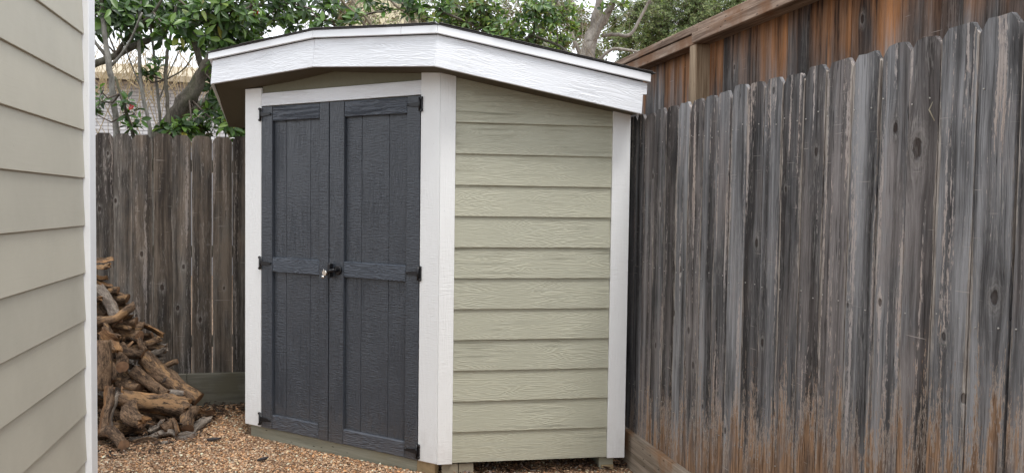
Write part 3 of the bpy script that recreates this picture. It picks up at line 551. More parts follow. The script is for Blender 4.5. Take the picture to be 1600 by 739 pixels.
# roof geometry: corner points of fascia top / bottom
PK = Vector((0.018, 4.922, 2.613)); Q0 = Vector((-0.634, 5.562, 2.556)); Q1 = Vector((0.664, 4.290, 2.553)); Q2 = Vector((1.862, 4.206, 2.341))
PKb = Vector((0.000, 4.905, 2.400)); Q0b = Vector((-0.648, 5.545, 2.358)); Q1b = Vector((0.641, 4.270, 2.334)); Q2b = Vector((1.842, 4.190, 2.118))
Q3 = Vector((-0.622, 6.385, 2.375)); 
def plane_z(a, b, c, x, y):
    n = (b-a).cross(c-a); return a.z - (n.x*(x-a.x)+n.y*(y-a.y))/n.z
BC = Vector((1.84, 6.36, 0)); BC.z = 0.5*(plane_z(PK, Q1, Q2, 1.84, 6.36)+plane_z(PK, Q0, Q3, 1.84, 6.36)); BC.z = max(BC.z, 2.24)
# hidden walls and the inside of the visible ones
def wallpanel(name, a, b, zt0, zt1, mat, inset=0.03, z0=0.1):
    a = Vector(a); b = Vector(b); d = (b-a).normalized(); n = Vector((-d.y, d.x, 0))*inset
    v = [a+Vector((0, 0, z0)), b+Vector((0, 0, z0)), b+Vector((0, 0, zt1)), a+Vector((0, 0, zt0))]
    v2 = [p+n for p in v]
    fs = [(0, 1, 2, 3), (7, 6, 5, 4), (0, 4, 5, 1), (1, 5, 6, 2), (2, 6, 7, 3), (3, 7, 4, 0)]
    return link(name, mesh_from(v+v2, fs, mat), shed)
P3 = Vector((1.80, 6.30, 0)); P4 = Vector((-0.41, 6.32, 0)); 
wallpanel('wall_panel', P0+Vector((0.03, 0.03, 0)), P1+Vector((0.02, 0.03, 0)), 2.335, 2.31, M_sage_plain)
wallpanel('wall_panel', P1+Vector((0.03, 0.03, 0)), P2+Vector((-0.01, 0.03, 0)), 2.32, 2.12, M_sage_plain)
wallpanel('wall_panel', P2+Vector((-0.01, 0.04, 0)), P3, 2.10, 2.06, M_sage_plain)
wallpanel('wall_panel', P3+Vector((-.03, 0, 0)), P4+Vector((.04, 0, 0)), 2.04, 2.14, M_sage_plain)
wallpanel('wall_panel', P4, P0+Vector((0.03, 0.05, 0)), 2.13, 2.31, M_sage_plain)
# roof deck (shingled) and soffit
def fan(name, top, dz, th, mat):
    vs = [p+Vector((0, 0, dz)) for p in top]; vb = [p-Vector((0, 0, th)) for p in vs]
    F = [(0, 3, 2, 1), (0, 5, 4, 3)]; Fb = [tuple(i+6 for i in f[::-1]) for f in F]
    E_ = [(0, 1), (1, 2), (2, 3), (3, 4), (4, 5), (5, 0)]
    return link(name, mesh_from(vs+vb, [f[::-1] for f in F]+[f[::-1] for f in Fb]+[(a, a+6, b+6, b) for a, b in E_], mat), shed)
def grow(P, k): 
    c = Vector((0.75, 5.3, 0)); d = Vector((P.x-c.x, P.y-c.y, 0)); return P+d.normalized()*k
top6 = [PK, Q1, Q2, BC, Q3, Q0]
fan('roof_deck', [grow(p, 0.012) for p in top6], 0.008, 0.008, M_shingle)
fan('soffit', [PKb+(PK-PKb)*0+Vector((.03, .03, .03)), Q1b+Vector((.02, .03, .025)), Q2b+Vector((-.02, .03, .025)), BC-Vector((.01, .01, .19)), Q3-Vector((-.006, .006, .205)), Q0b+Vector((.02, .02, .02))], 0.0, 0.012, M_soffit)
def quadboard(name, A, B, Ab, Bb, th, mat, out, ch=0.0, notch=None, parent=None):
    """board with outer face A(top) B(top) Bb Ab(bottom); local X runs along it"""
    A, B, Ab, Bb = map(Vector, (A, B, Ab, Bb)); u = (B-A).normalized(); n = Vector(out).normalized()
    n = (n-u*n.dot(u)).normalized(); z = n.cross(u); 
    if z.z < 0: z = -z
    M = Matrix((u, -n, z)).transposed().to_4x4(); M.translation = (A+B+Ab+Bb)/4
    Mi = M.inverted(); loop = [A, B]+(notch or [])+[Bb, Ab]
    o = [Mi @ p for p in loop]; i_ = [Mi @ (p-n*th) for p in loop]; k = len(o)
    fs = [tuple(range(k))[::-1], tuple(range(k, 2*k))]+[(a, (a+1) % k, (a+1) % k+k, a+k) for a in range(k)]
    bm = bmesh.new(); vs = [bm.verts.new(p) for p in o+i_]
    for f in fs: bm.faces.new([vs[q] for q in f])
    bmesh.ops.recalc_face_normals(bm, faces=bm.faces[:])
    bmesh.ops.bevel(bm, geom=bm.edges[:], offset=0.0022, segments=1, affect='EDGES')
    return link(name, bm_mesh(bm, mat), parent or shed, M)
def lp(a, b, t): return a+(b-a)*t
TR = 0.20   # share of the height covered by the upper trim strip
d1 = on*1.0; d2 = ow*1.0
fa = lambda A, Ab, t: lp(A, Ab, t)
# main fascia boards, mitred
GR = TR+.006
quadboard('fascia', lp(Q0, Q0b, GR), lp(PK, PKb, GR), Q0b, PKb, 0.020, M_white_h, on)
quadboard('fascia', lp(PK, PKb, GR)+dd*-.0012, lp(Q1, Q1b, GR), PKb+dd*-.0012, Q1b, 0.020, M_white_h, on)
e1 = lp(Q2, Q2b, 0.50); 
quadboard('fascia', lp(Q1, Q1b, GR)+dw*.0012, lp(Q2, Q2b, GR), Q1b+dw*.0012, lp(Q2, Q2b, 1.0)-dw*.022, 0.020, M_white_h, ow, notch=[e1, e1-dw*.022])
# sub fascia behind the boards closes the open joint
for a_, ab_, b_, bb_, nn in ((Q0, Q0b, PK, PKb, on), (PK, PKb, Q1, Q1b, on), (Q1, Q1b, Q2, Q2b, ow)):
    o_ = Vector(nn)*-.021; ua = (b_-a_).normalized()*.02; quadboard('sub_fascia', a_+o_+ua, b_+o_-ua, lp(a_, ab_, .9)+o_+ua, lp(b_, bb_, .9)+o_-ua, .012, M_darkvoid, nn)
# left and rear returns
quadboard('fascia', Q3, Q0, Q3-Vector((0, 0, .20)), Q0b, 0.018, M_white_h, Vector((-1, 0, 0)))
quadboard('fascia', BC, Q3, BC-Vector((0, 0, .2)), Q3-Vector((0, 0, .2)), 0.018, M_white_h, Vector((0, 1, 0)))
# upper trim strip (proud of the fascia)
def strip(A, Ab, B, Bb, n_, th=.019, name='fascia_trim', k=TR, ext=0.0, mat=None):
    o_ = Vector(n_)*th; u = (B-A).normalized(); up = Vector((0, 0, .004))
    quadboard(name, A+o_+up-u*ext, B+o_+up+u*ext, lp(A, Ab, k)+o_-u*ext, lp(B, Bb, k)+o_+u*ext, th-.0005, mat or M_white_smooth, n_)
mj = lp(PK, Q1, .735); mjb = lp(PKb, Q1b, .735)
c01 = (on+ow).normalized()
strip(Q0-dd*-.020, Q0b-dd*-.020, PK, PKb, on, th=.022, k=TR-.012)
strip(PK-dd*.001, PKb-dd*.001, mj, mjb, on, th=.022, k=TR-.012)
strip(mj-dd*.002, mjb-dd*.002, Q1-dd*.006, Q1b-dd*.006, on, th=.022, k=TR-.012)
strip(Q1+dw*-.004, Q1b+dw*-.004, Q2+dw*.010, Q2b+dw*.010, ow, th=.022, k=TR-.012)
strip(Q3, Q3-Vector((0, 0, .2)), Q0, Q0b, Vector((-1, 0, 0)))
# metal drip edge above the trim
def drip(A, B, n_):
    o_ = Vector(n_)*.028; quadboard('drip_edge', A+o_+Vector((0, 0, .011)), B+o_+Vector((0, 0, .011)), A+o_+Vector((0, 0, .0055)), B+o_+Vector((0, 0, .0055)), .05, M_drip, n_)
drip(Q0+dd*.03, PK, on); drip(PK, Q1-dd*.01, on); drip(Q1-dw*.01, Q2+dw*.035, ow); drip(Q3, Q0, Vector((-1, 0, 0)))
# shingle edges lying on the drip edge
rnd = random.Random(4)
def shingles(A, B, n_):
    L = (B-A).length; u = (B-A)/L; t = 0
    while t < L-.02:
        l = min(.30+rnd.uniform(-.02, .02), L-t); a = A+u*(t+.001); b = A+u*(t+l-.001); o_ = Vector(n_)*(.034+rnd.uniform(-.004, .003)); h = Vector((0, 0, .0120+rnd.uniform(0, .001)))
        quadboard('shingle', a+o_+h+Vector((0, 0, .0035+rnd.uniform(0, .002))), b+o_+h+Vector((0, 0, .0035+rnd.uniform(0, .002))), a+o_+h, b+o_+h, .22, M_shingle, n_); t += l
shingles(Q0, PK, on); shingles(PK, Q1, on); shingles(Q1, Q2+dw*.02, ow); shingles(Q3, Q0, Vector((-1, 0, 0)))

# corner boards (two boards mitred at each outer corner)
bx = lambda name, F, u0, u1, d0, d1, z0, z1, mat, parent=shed, ch=.002, rot=0: board(name, parent, F, u0, u1, d0, d1, z0, z1, mat, ch, rot)
bx('corner_board', FD, 0.004, 0.137, -.018, 0.0, 0.096, 2.345, M_white_v)
bx('corner_board', FW, 0.0005, 0.087, -.018, 0.0, 0.094, 2.330, M_white_v)
bx('corner_board', FD, 1.436, UL, -.018, 0.0, 0.095, 2.335, M_white_v)
bx('corner_board', FW, 1.011, UW, -.018, 0.0, 0.094, 2.150, M_white_v)
bx('corner_board', frame(P2, Vector((0, 1, 0)), Vector((1, 0, 0))), 0.02, 0.11, -.016, 0.0, 0.096, 2.13, M_white_v)
bx('head_trim', FD, 0.1375, 1.4355, -.0175, -.0015, 2.215, 2.298, M_white_h)
bx('door_stop', FD, 0.1375, 1.4355, -.045, -.035, 0.096, 2.21, M_darkvoid)
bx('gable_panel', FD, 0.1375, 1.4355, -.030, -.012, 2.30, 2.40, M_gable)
# twelve lap siding boards on the right wall
def lap(F, u0, u1, z0, z1, mat, tb, tt, parent, name='siding_board', drop=0.0, cut=None):
    """tapered clapboard: bottom edge stands out, top tucks under the next"""
    x0, x1 = -(u1-u0)/2, (u1-u0)/2; h = z1-z0; zc = (z0+z1)/2
    t0 = z1-zc; t1 = (z1 if cut is None else cut)-zc
    v = [(x0, -tb, -h/2), (x1, -tb, -h/2), (x1, -tb+.0015, -h/2-.0015), (x0, -tb+.0015, -h/2-.0015),
         (x0, 0, -h/2-.0015), (x1, 0, -h/2-.0015), (x0, -tt, t0), (x1, -tt, t1), (x0, 0, t0), (x1, 0, t1)]
    f = [(0, 1, 7, 6), (3, 2, 1, 0), (4, 5, 2, 3), (6, 7, 9, 8), (5, 4, 8, 9), (0, 6, 8, 4), (0, 4, 3), (1, 5, 9, 7), (1, 2, 5)]
    return link(name, mesh_from(v, f, mat), parent, F @ Matrix.Translation(((u0+u1)/2, 0, zc)))
FWs = frame(P1-ow*.026, dw, ow)
for i in range(12):
    z0 = 0.100+i*.178
    z1 = z0+.178+.004
    cut = None
    if i == 11: z1, cut = 2.325, 2.145
    lap(FWs, 0.0885, 1.0105, z0, z1, M_sage, .0155 if i < 11 else .017, .0045, shed, cut=cut)

# doors: (u range, z range), stiles and rails stand 16 mm proud of grooved panels
DZ0, DZ1 = 0.095, 2.209
def make_door(u0, u1, s0, s1, grooves, hinge_right):
    dp = -0.010
    body = bx('door', FD, u0, u1, dp-.028, dp-.012, DZ0, DZ1, M_darkvoid)
    K = dict(parent=body)
    gs = [s0]+grooves+[s1]
    for a, b in zip(gs[:-1], gs[1:]):
        for z0, z1 in ((.186, 1.135), (1.227, 2.116)):
            bx('panel_board', FD, a+.0013, b-.0013, dp-.014, dp-.008, z0, z1, M_slate, ch=.0012, **K)
    bx('stile', FD, u0+.0005, s0, dp-.012, dp+.012, DZ0, DZ1, M_slate, **K)
    bx('stile', FD, s1, u1-.0005, dp-.012, dp+.012, DZ0, DZ1, M_slate, **K)
    for z0, z1 in ((DZ0+.001, .190), (1.133, 1.229), (2.113, DZ1-.001)):
        bx('rail', FD, s0+.0008, s1-.0008, dp-.012, dp+.0115, z0, z1, M_slate_h, ch=.0045, **K)
    # tee hinges
    for z in (.150, 1.188, 2.160):
        e = u0 if hinge_right else u1; s = 1 if hinge_right else -1     # s: direction from the edge into the door
        bm = bmesh.new()
        a, b = sorted((e-s*.020, e-s*.004)); add_box(bm, (a, -.006, z-.042), (b, 0.0005, z+.042), .0015)       # fixed leaf on the trim
        r = [bm.verts.new((e-s*.002, -.012, z+q)) for q in (-.014, .014)]; tp = [bm.verts.new((e+s*.085, -.008, z+q)) for q in (-.007, .007)]
        r2 = [bm.verts.new((v.co.x, v.co.y+.006, v.co.z)) for v in r]; tp2 = [bm.verts.new((v.co.x, v.co.y+.004, v.co.z)) for v in tp]
        P = [r[0], r[1], tp[1], tp[0]]; P2_ = [r2[0], r2[1], tp2[1], tp2[0]]
        bm.faces.new(P); bm.faces.new(P2_[::-1])
        for k in range(4): bm.faces.new((P[k], P2_[k], P2_[(k+1) % 4], P[(k+1) % 4]))
        add_box(bm, (e+s*.083-.008, -.011, z-.008), (e+s*.083+.008, -.005, z+.008), .004)
        tube(bm, [(e-s*.001, -.010, z-.040), (e-s*.001, -.010, z+.040)], [.0058, .0058], 8)
        for q in (-.036, .036): tube(bm, [(e-s*.012, -.012, z+q), (e-s*.012, -.004, z+q)], [.008, .009], 8)
        hg = link('hinge', bm_mesh(bm, M_black), body, FD)
        bm = bmesh.new()
        for q in (-.026, .026):
            bmesh.ops.create_uvsphere(bm, u_segments=6, v_segments=4, radius=.0035, matrix=Matrix.Translation((e-s*.012, -.007, z+q*.5)))
    return body
door_r = make_door(0.1415, 0.834, 0.235, 0.716, [.379, .590], True); door_r['label'] = 'right door leaf with the black turn handle'
door_l = make_door(0.840, 1.4325, 0.918, 1.333, [1.012, 1.222], False); door_l['label'] = 'left door leaf with the keyed lock bolt'
# turn handle on the right leaf, nickel keyed bolt over the joint
bm = bmesh.new()
tube(bm, [(.757, 0.0, 1.176), (.757, -.012, 1.176), (.757, -.014, 1.176)], [.030, .030, .025], 16)
tube(bm, [(.757, -.012, 1.176), (.757, -.045, 1.176)], [.011, .011], 10)
tube(bm, [(.748, -.043, 1.176), (.775, -.047, 1.174), (.806, -.048, 1.168)], [.014, .011, .009], 8)
add_box(bm, (.795, -.040, 1.130), (.815, -.006, 1.215), .003)
link('handle', bm_mesh(bm, M_black, False), door_r, FD)
bm = bmesh.new()
tube(bm, [(.822, -.004, 1.158), (.822, -.052, 1.158)], [.013, .013], 12)
tube(bm, [(.822, -.050, 1.158), (.822, -.058, 1.158)], [.019, .016], 12)
tube(bm, [(.833, -.050, 1.138), (.838, -.054, 1.126)], [.012, .010], 8)
add_box(bm, (.820, -.064, 1.150), (.824, -.056, 1.176), .001)
lk = link('lock', bm_mesh(bm, M_chrome, False), door_l, FD)

# treated skirt and skids
bx('skirt_board', FD, 0.16, 1.555, -.060, -.022, -.02, 0.092, M_treat)
bx('skirt_end', FD, 0.030, 0.1595, -.058, -.022, -.02, 0.091, M_stain_end)
bx('skid_end', FW, 0.030, 0.1235, -.10, -.022, -.02, 0.090, M_treat_end)
bx('skid_end', FW, 0.128, 0.214, -.90, -.024, -.02, 0.088, M_treat_end)
bx('skid_end', FW, 0.972, 1.060, -.90, -.036, 0.002, 0.089, M_treat)
bx('skid_end', FW, 0.985, 1.058, -.90, -.022, -.02, 0.045, M_stain_end)
bx('floor_beam', FW, 0.02, 1.10, -.080, -.040, 0.0895, 0.1, M_darkvoid)
bx('floor_panel', FW, 0.03, 1.09, -1.6, -.085, 0.088, 0.1, M_darkvoid)

# ------------------------------------------------------------------ pickets
def picket_mesh(w_, h, th, mat, seed, clip=.027, ear=.034):
    """dog-eared picket with cupped face, uneven top, local origin at bottom centre, face towards -Y"""
    r = random.Random(seed); hw = w_/2
    top = [(-hw, h-ear+r.uniform(-.004, .004)), (-hw+clip, h+r.uniform(-.003, .003)), (0, h+r.uniform(-.003, .004)), (hw-clip, h+r.uniform(-.003, .003)), (hw, h-ear+r.uniform(-.004, .004))]
    rows = [0.0]+[h*k/6+r.uniform(-.02, .02) for k in range(1, 6)]
    X = [-hw, -hw+clip, 0, hw-clip, hw]; cup = r.uniform(-.0025, .002)
    bm = bmesh.new(); grid = []
    wob = [r.uniform(-.0018, .0018) for _ in range(7)]
    for j, z in enumerate(rows+['t']):
        row = []
        for k in range(5):
            x = X[k]+wob[j]*(1 if k in (0, 4) else 0); zz = top[k][1] if z == 't' else z
            row.append(bm.verts.new((x, cup*(1-(X[k]/hw)**2)*1.0, zz)))
        grid.append(row)
    back = [[bm.verts.new((v.co.x, th, v.co.z)) for v in (row[0], row[1], row[2], row[3], row[4])] for row in (grid[0], grid[-1])]
    for j in range(6):
        for k in range(4): bm.faces.new((grid[j][k], grid[j][k+1], grid[j+1][k+1], grid[j+1][k]))
    for k in range(4):
        bm.faces.new((back[0][k+1], back[0][k], back[1][k], back[1][k+1])); bm.faces.new((grid[-1][k], grid[-1][k+1], back[1][k+1], back[1][k])); bm.faces.new((grid[0][k+1], grid[0][k], back[0][k], back[0][k+1]))
    bm.faces.new([back[0][0]]+[g[0] for g in grid]+[back[1][0]]); bm.faces.new([back[1][4]]+[g[4] for g in grid[::-1]]+[back[0][4]])
    return bm_mesh(bm, mat)
def picket(parent, mesh_, M): return link('picket', mesh_, parent, M)

RK = [(2.166, 1.789, 0.022), (2.315, 1.27, 0.009), (2.479, 1.241, 0.006), (1.841, 1.341, 0.013), (3.097, 1.436, 0.012), (3.823, 1.264, 0.012), (3.887, 1.019, 0.01), (3.72, 0.952, 0.012), (3.662, 0.783, 0.012), (3.031, 1.007, 0.011), (2.929, 0.727, 0.01), (4.106, 0.807, 0.009), (3.815, 0.473, 0.012), (3.844, 0.291, 0.01), (2.998, 2.089, 0.01), (2.889, 1.671, 0.007), (2.981, 1.523, 0.013), (4.085, 1.603, 0.009), (2.271, 1.865, 0.01), (2.333, 1.673, 0.007), (2.019, 1.201, 0.008), (1.937, 1.027, 0.01)]
BK = [(-1.252, 1.18, 0.012), (-1.112, 0.925, 0.014), (-0.955, 1.082, 0.011), (-0.997, 0.765, 0.012), (-0.836, 0.673, 0.012), (-1.293, 0.706, 0.01), (-0.961, 0.502, 0.01), (-1.551, 1.518, 0.012), (-1.435, 1.582, 0.01), (-1.491, 1.937, 0.009), (-1.276, 2.025, 0.009), (-1.268, 1.744, 0.008), (-0.954, 1.653, 0.013), (-0.66, 0.916, 0.008)]
NK = [(2.827, 2.374, 0.01), (3.841, 2.346, 0.008), (3.714, 2.639, 0.008)]

def set_knots(o, ks, rnd_, w_, h):
    """knot positions on this picket, as (x across, height on the picket, radius)"""
    ks = list(ks)
    if not ks and rnd_.random() < .55: ks.append((rnd_.uniform(-.4, .4)*w_, rnd_.uniform(.15, .9)*h, rnd_.uniform(.006, .011)))
    for nm, k in zip(('knot_a', 'knot_b'), ks[:2]): o[nm] = [float(q) for q in k]
# near right fence: faces -X.  local X of a picket -> -Y world
XF = 1.898
rf = thing('side_fence', (XF, 3.0, 0), 'weathered grey dog eared picket fence on the right with peeling tan bases', 'fence')
ys = [6.42]
yk = [4.438, 4.321, 4.174, 4.04, 3.893, 3.752, 3.614, 3.477, 3.344, 3.199, 3.064, 2.929, 2.781, 2.646, 2.494, 2.347, 2.212, 2.078, 1.929, 1.791]
y = 6.42; ys = [y]
while y-.141 > 4.47: y -= .141; ys.append(y)
ys += yk; y = yk[-1]
r_ = random.Random(11)
while y > -0.6: y -= .14+r_.uniform(-.004, .006); ys.append(y)
FR = Matrix(((0, 1, 0, 0), (-1, 0, 0, 0), (0, 0, 1, 0), (0, 0, 0, 1)))   # local X -> -Y, local Y -> +X
tops = {}
for i in range(len(ys)-1):
    a, b = ys[i], ys[i+1]; wd = a-b-.0066; c_ = (a+b)/2
    h = 2.141-.225+r_.uniform(-.008, .010)
    if 4.2 < c_ < 4.45: h -= .012
    me = picket_mesh(wd, h, .017, M_pick_r, i*3+1)
    M = Matrix.Translation((XF+r_.uniform(-.004, .004), c_, .225)) @ FR @ Matrix.Rotation(r_.uniform(-.003, .003)+.004, 4, 'Y') @ Matrix.Rotation(r_.uniform(-.012, .012), 4, 'Z')
    o = picket(rf, me, M); set_knots(o, [(c_-ky, kz-.225, kr_) for ky, kz, kr_ in RK if b < ky <= a], r_, wd, h)
FRF = frame((XF, 6.42, 0), (0, -1, 0), (-1, 0, 0))
kb = [0, 1.95, 4.39, 6.9]
for a, b in zip(kb[:-1], kb[1:]): board('kick_board', rf, FRF, a+.002, b-.002, -.002, .038, -.03, .229, M_rot, .003)
for z in (.5, 1.25, 1.95): board('fence_rail', rf, FRF, 0, 6.9, -.060, -.0215, z-.045, z+.045, M_rot_b, .002)
# loose splinter hanging on the picket edge
bm = bmesh.new(); tube(bm, [(XF-.003, 2.094, 1.93), (XF-.012, 2.098, 1.905), (XF-.016, 2.07, 1.868)], [.0012, .0024, .0016], 5); link('splinter', bm_mesh(bm, M_treat_end), rf)
# nail heads rusty/light
bm = bmesh.new(); r2_ = random.Random(3)
for i in range(len(ys)-1):
    a, b = ys[i], ys[i+1]
    if not 1.5 < b < 4.6: continue
    for z in (1.25, 1.95, .5):
        for q in (.028, (a-b)-.03):
            if r2_.random() < .75:
                bmesh.ops.create_uvsphere(bm, u_segments=6, v_segments=4, radius=.0030, matrix=Matrix.Translation((XF-.0035, b+q, z+r2_.uniform(-.02, .02))))
tag(link('nail_heads', bm_mesh(bm, simple('galvanised_nail', (.45, .43, .40), .5, .6)), rf), kind='stuff')
# taller neighbour fence behind, pickets at x = 2.2 with post and capped rail in front of them
XN = 2.20
nf = thing('neighbour_fence', (XN, 3.5, 0), 'taller orange brown board fence with a capped rail and post behind the grey pickets', 'fence')
yn = [5.285, 4.869, 4.703, 4.564, 4.414, 4.262, 4.111, 3.958, 3.796, 3.632, 3.492, 3.35, 3.196, 3.052, 2.895, 2.757, 2.6, 2.453, 2.307, 2.16, 2.007]
yn2 = [6.9]; y = 6.9
while y-.146 > 4.90: y -= .146; yn2.append(y)
yn2 += yn[1:]; y = yn[-1]
while y > -0.6: y -= .146; yn2.append(y)
for i in range(len(yn2)-1):
    a, b = yn2[i], yn2[i+1]
    me = picket_mesh(a-b-.002, 2.58, .017, M_pick_n, 500+i, clip=.01, ear=.004)
    o = picket(nf, me, Matrix.Translation((XN+r_.uniform(-.003, .003), (a+b)/2, 0.02)) @ FR @ Matrix.Rotation(r_.uniform(-.002, .002), 4, 'Y') @ Matrix.Rotation(r_.uniform(-.02, .02), 4, 'Z'))
    set_knots(o, [((a+b)/2-ky, kz-.02, kr_) for ky, kz, kr_ in NK if b < ky <= a], r_, a-b, 2.55)
FN = frame((XN, 6.9, 0), (0, -1, 0), (-1, 0, 0))
jx = 6.9-4.13
for a, b in ((0, 6.9-4.24+.15), (6.9-4.24+.153, 5.3), (5.303, 7.5)):
    board('cap_board', nf, FN, a, b, -.03, .098, 2.582, 2.625, M_cap, .003, 0)
for a, b, t in ((0, jx-.002, .088), (jx, 4.75, .112), (4.753, 7.5, .112)):
    board('top_rail', nf, FN, a, b, .0005, t, 2.520, 2.578, M_cap, .003)
for yp in (6.6, 4.155, 1.72): board('post', nf, FN, 6.9-yp-.044, 6.9-yp+.044, .0008, .0875, 0, 2.5185, M_post, .003)

# ------------------------------------------------------------------ back fence
nb = Vector((0.042, 0.999, 0)).normalized(); ub = Vector((nb.y, -nb.x, 0))
OB = Vector((0, 6.448, 0))
bf = thing('back_fence', (-1.0, 6.5, 0), 'brown dog eared picket fence across the back behind the woodpile', 'fence')
FB = frame(OB, ub, -nb)
us = []; u = 1.88
r3 = random.Random(21)
base_us = [-1.452, -1.317, -1.175, -1.037, -.899, -.748, -.6]
bounds = [-1.592]+base_us
x = -1.592
while x > -3.3: x -= .14+r3.uniform(-.003, .004); bounds.insert(0, x)
x = -.6
while x < 1.80: x += .14+r3.uniform(-.003, .004); bounds.append(x)
for i in range(len(bounds)-1):
    a, b = bounds[i], bounds[i+1]
    me = picket_mesh(b-a-.0062, 2.089-.25+r3.uniform(-.008, .008), .016, M_pick_b, 900+i)
    o = picket(bf, me, FB @ Matrix.Translation(((a+b)/2, 0, .25)) @ Matrix.Rotation(r3.uniform(-.003, .003), 4, 'Y') @ Matrix.Rotation(r3.uniform(-.01, .01), 4, 'Z'))
    set_knots(o, [(ku-(a+b)/2, kz-.25, kr_) for ku, kz, kr_ in BK if a <= ku < b], r3, b-a, 1.84)
for a, b in ((-3.3, -.93), (-.927, 1.5)): board('kick_board', bf, FB, a, b, -.002, .036, -.04, .257, M_rot_b, .003)
for z in (.5, 1.2, 1.86): board('fence_rail', bf, FB, -3.3, 1.88, -.060, -.022, z-.045, z+.045, M_rot_b, .002)
for uu in (-2.1, .25): board('post', bf, FB, uu-.045, uu+.045, -.151, -.061, 0, 2.05, M_rot_b, .002)

# ------------------------------------------------------------------ house on the left
XH = -0.814
hs = thing('lap_sided_house', (XH-.5, 1.5, 0), 'beige lap sided house wall with narrow white corner trim at the left edge', 'house')
FH = frame((XH, 3.262, 0), (0, -1, 0), (1, 0, 0))
def hb(i):
    z0 = 0.598-.178*4+i*.178+.003
    return z0
for i in range(18):
    z0 = hb(i)
    if z0 > 3.0: break
    cuts = [0.0, 3.6] if i % 2 else [0.0, 2.1, 3.6]
    for a, b in zip(cuts[:-1], cuts[1:]):
        FHs = frame((XH-.022, 3.262, 0), (0, -1, 0), (1, 0, 0))
        lap(FHs, a+.001, b-.001, z0, z0+.182, M_house, .0120, .0040, hs)
board('corner_trim', hs, frame((XH, 3.262, 0), (0, 1, 0), (1, 0, 0)), 0.0005, .088, -.02, .006, -.02, 3.05, M_white_corner, .002)
board('corner_trim', hs, frame((XH, 3.350, 0), (-1, 0, 0), (0, 1, 0)), .004, .095, -.018, .004, -.02, 3.05, M_white_smooth, .002)
board('wall_core', hs, frame((XH-.024, 3.33, 0), (0, -1, 0), (1, 0, 0)), 0, 3.7, -2.4, -.0005, -.02, 3.05, M_darkvoid, 0)
board('rear_wall', hs, frame((XH-.1, 3.345, 0), (-1, 0, 0), (0, 1, 0)), 0, 2.3, -.012, 0, 0, 3.05, M_house, 0)
bm = bmesh.new(); add_box(bm, (XH-2.6, -.6, 3.055), (XH+.05, 3.55, 3.09), .004); link('eave', bm_mesh(bm, M_white_smooth), hs)

# ------------------------------------------------------------------ neighbour's brick house beyond the fence
def brick_mat(name, a, b): 
    n = NT(name); oi = n.N('ShaderNodeObjectInfo').outputs['Random']; v = n.noise(n.coord((1, 1, 1)), 14, 4, 0.6)
    return n.done(n.mix(n.math('ADD', n.math('MULTIPLY', oi, .5), n.math('MULTIPLY', v, .5)), a, b), .85, n.bump(v, .004), .3)
M_brick = brick_mat('whitewashed_brick', (.46, .46, .47), (.72, .73, .75))
M_mortar = simple('grey_mortar', (.22, .22, .23), .9)
M_tanroof = simple('tan_roof_shingle', (.40, .34, .25), .95, 0, .01, 8, .45)
M_cream = simple('cream_stucco', (.62, .57, .40), .9, 0, .004, 20, .1)
nh = thing('brick_house', (-2.5, 18.2, 0), 'white painted brick house with a tan roof seen through the branches over the back fence', 'house')
bm = bmesh.new(); add_box(bm, (-7.5, 18.004, 0), (1.0, 18.5, 4.2)); link('wall', bm_mesh(bm, M_mortar), nh)
bk = bmesh.new(); add_box(bk, (-.104, 0, -.031), (.104, .05, .031), .004); brick_me = bm_mesh(bk, M_brick)
cnt = 0; rest = []
for j in range(15):
    z = 2.87+j*.0725
    for i in range(20):
        x = -4.42+i*.2175+(.109 if j % 2 else 0)
        link('brick', brick_me, nh, Matrix.Translation((x, 17.99+random.Random(i*31+j).uniform(0, .006), z)))
bm = bmesh.new()
for j in range(17):
    z = 2.87+j*.0725
    for i in range(39):
        x = -7.4+i*.2175+(.109 if j % 2 else 0)
        if j < 15 and -4.43 < x < -.06: continue
        if x < .9: add_box(bm, (x-.104, 17.99, z-.031), (x+.104, 18.04, z+.031))
tag(link('brickwork', bm_mesh(bm, M_brick), nh), kind='stuff')
bm = bmesh.new()
vs = [bm.verts.new(p) for p in [(-7.9, 17.6, 4.05), (1.4, 17.6, 4.05), (1.4, 20.0, 4.62), (-7.9, 20.0, 4.62), (-7.9, 17.6, 4.17), (1.4, 17.6, 4.17), (1.4, 20.0, 4.74), (-7.9, 20.0, 4.74)]]
for f in [(0, 1, 2, 3), (7, 6, 5, 4), (0, 4, 5, 1), (1, 5, 6, 2), (2, 6, 7, 3), (3, 7, 4, 0)]: bm.faces.new([vs[k] for k in f])
link('roof', bm_mesh(bm, M_tanroof), nh)
ch = thing('cream_house', (1.0, 23.5, 0), 'pale cream gabled house glimpsed through branches above the middle of the shed roof', 'house')
bm = bmesh.new(); add_box(bm, (0.9, 23, 0), (3.0, 27, 7.0)); 
g = [bm.verts.new(p) for p in [(0.9, 23, 7.0), (3.0, 23, 7.0), (1.95, 23, 8.3), (0.9, 27, 7.0), (3.0, 27, 7.0), (1.95, 27, 8.3)]]
for f in [(0, 1, 2), (5, 4, 3), (0, 2, 5, 3), (2, 1, 4, 5)]: bm.faces.new([g[k] for k in f])
link('wall', bm_mesh(bm, M_cream), ch)
bm = bmesh.new(); add_box(bm, (1.6, 22.97, 5.2), (2.3, 23.02, 6.2), .01); wdw = link('window', bm_mesh(bm, M_white_smooth), ch)
bm = bmesh.new(); add_box(bm, (1.66, 22.955, 5.26), (2.24, 22.985, 6.14)); link('pane', bm_mesh(bm, simple('dark_glass', (.05, .06, .07), .1)), wdw)
bm = bmesh.new()
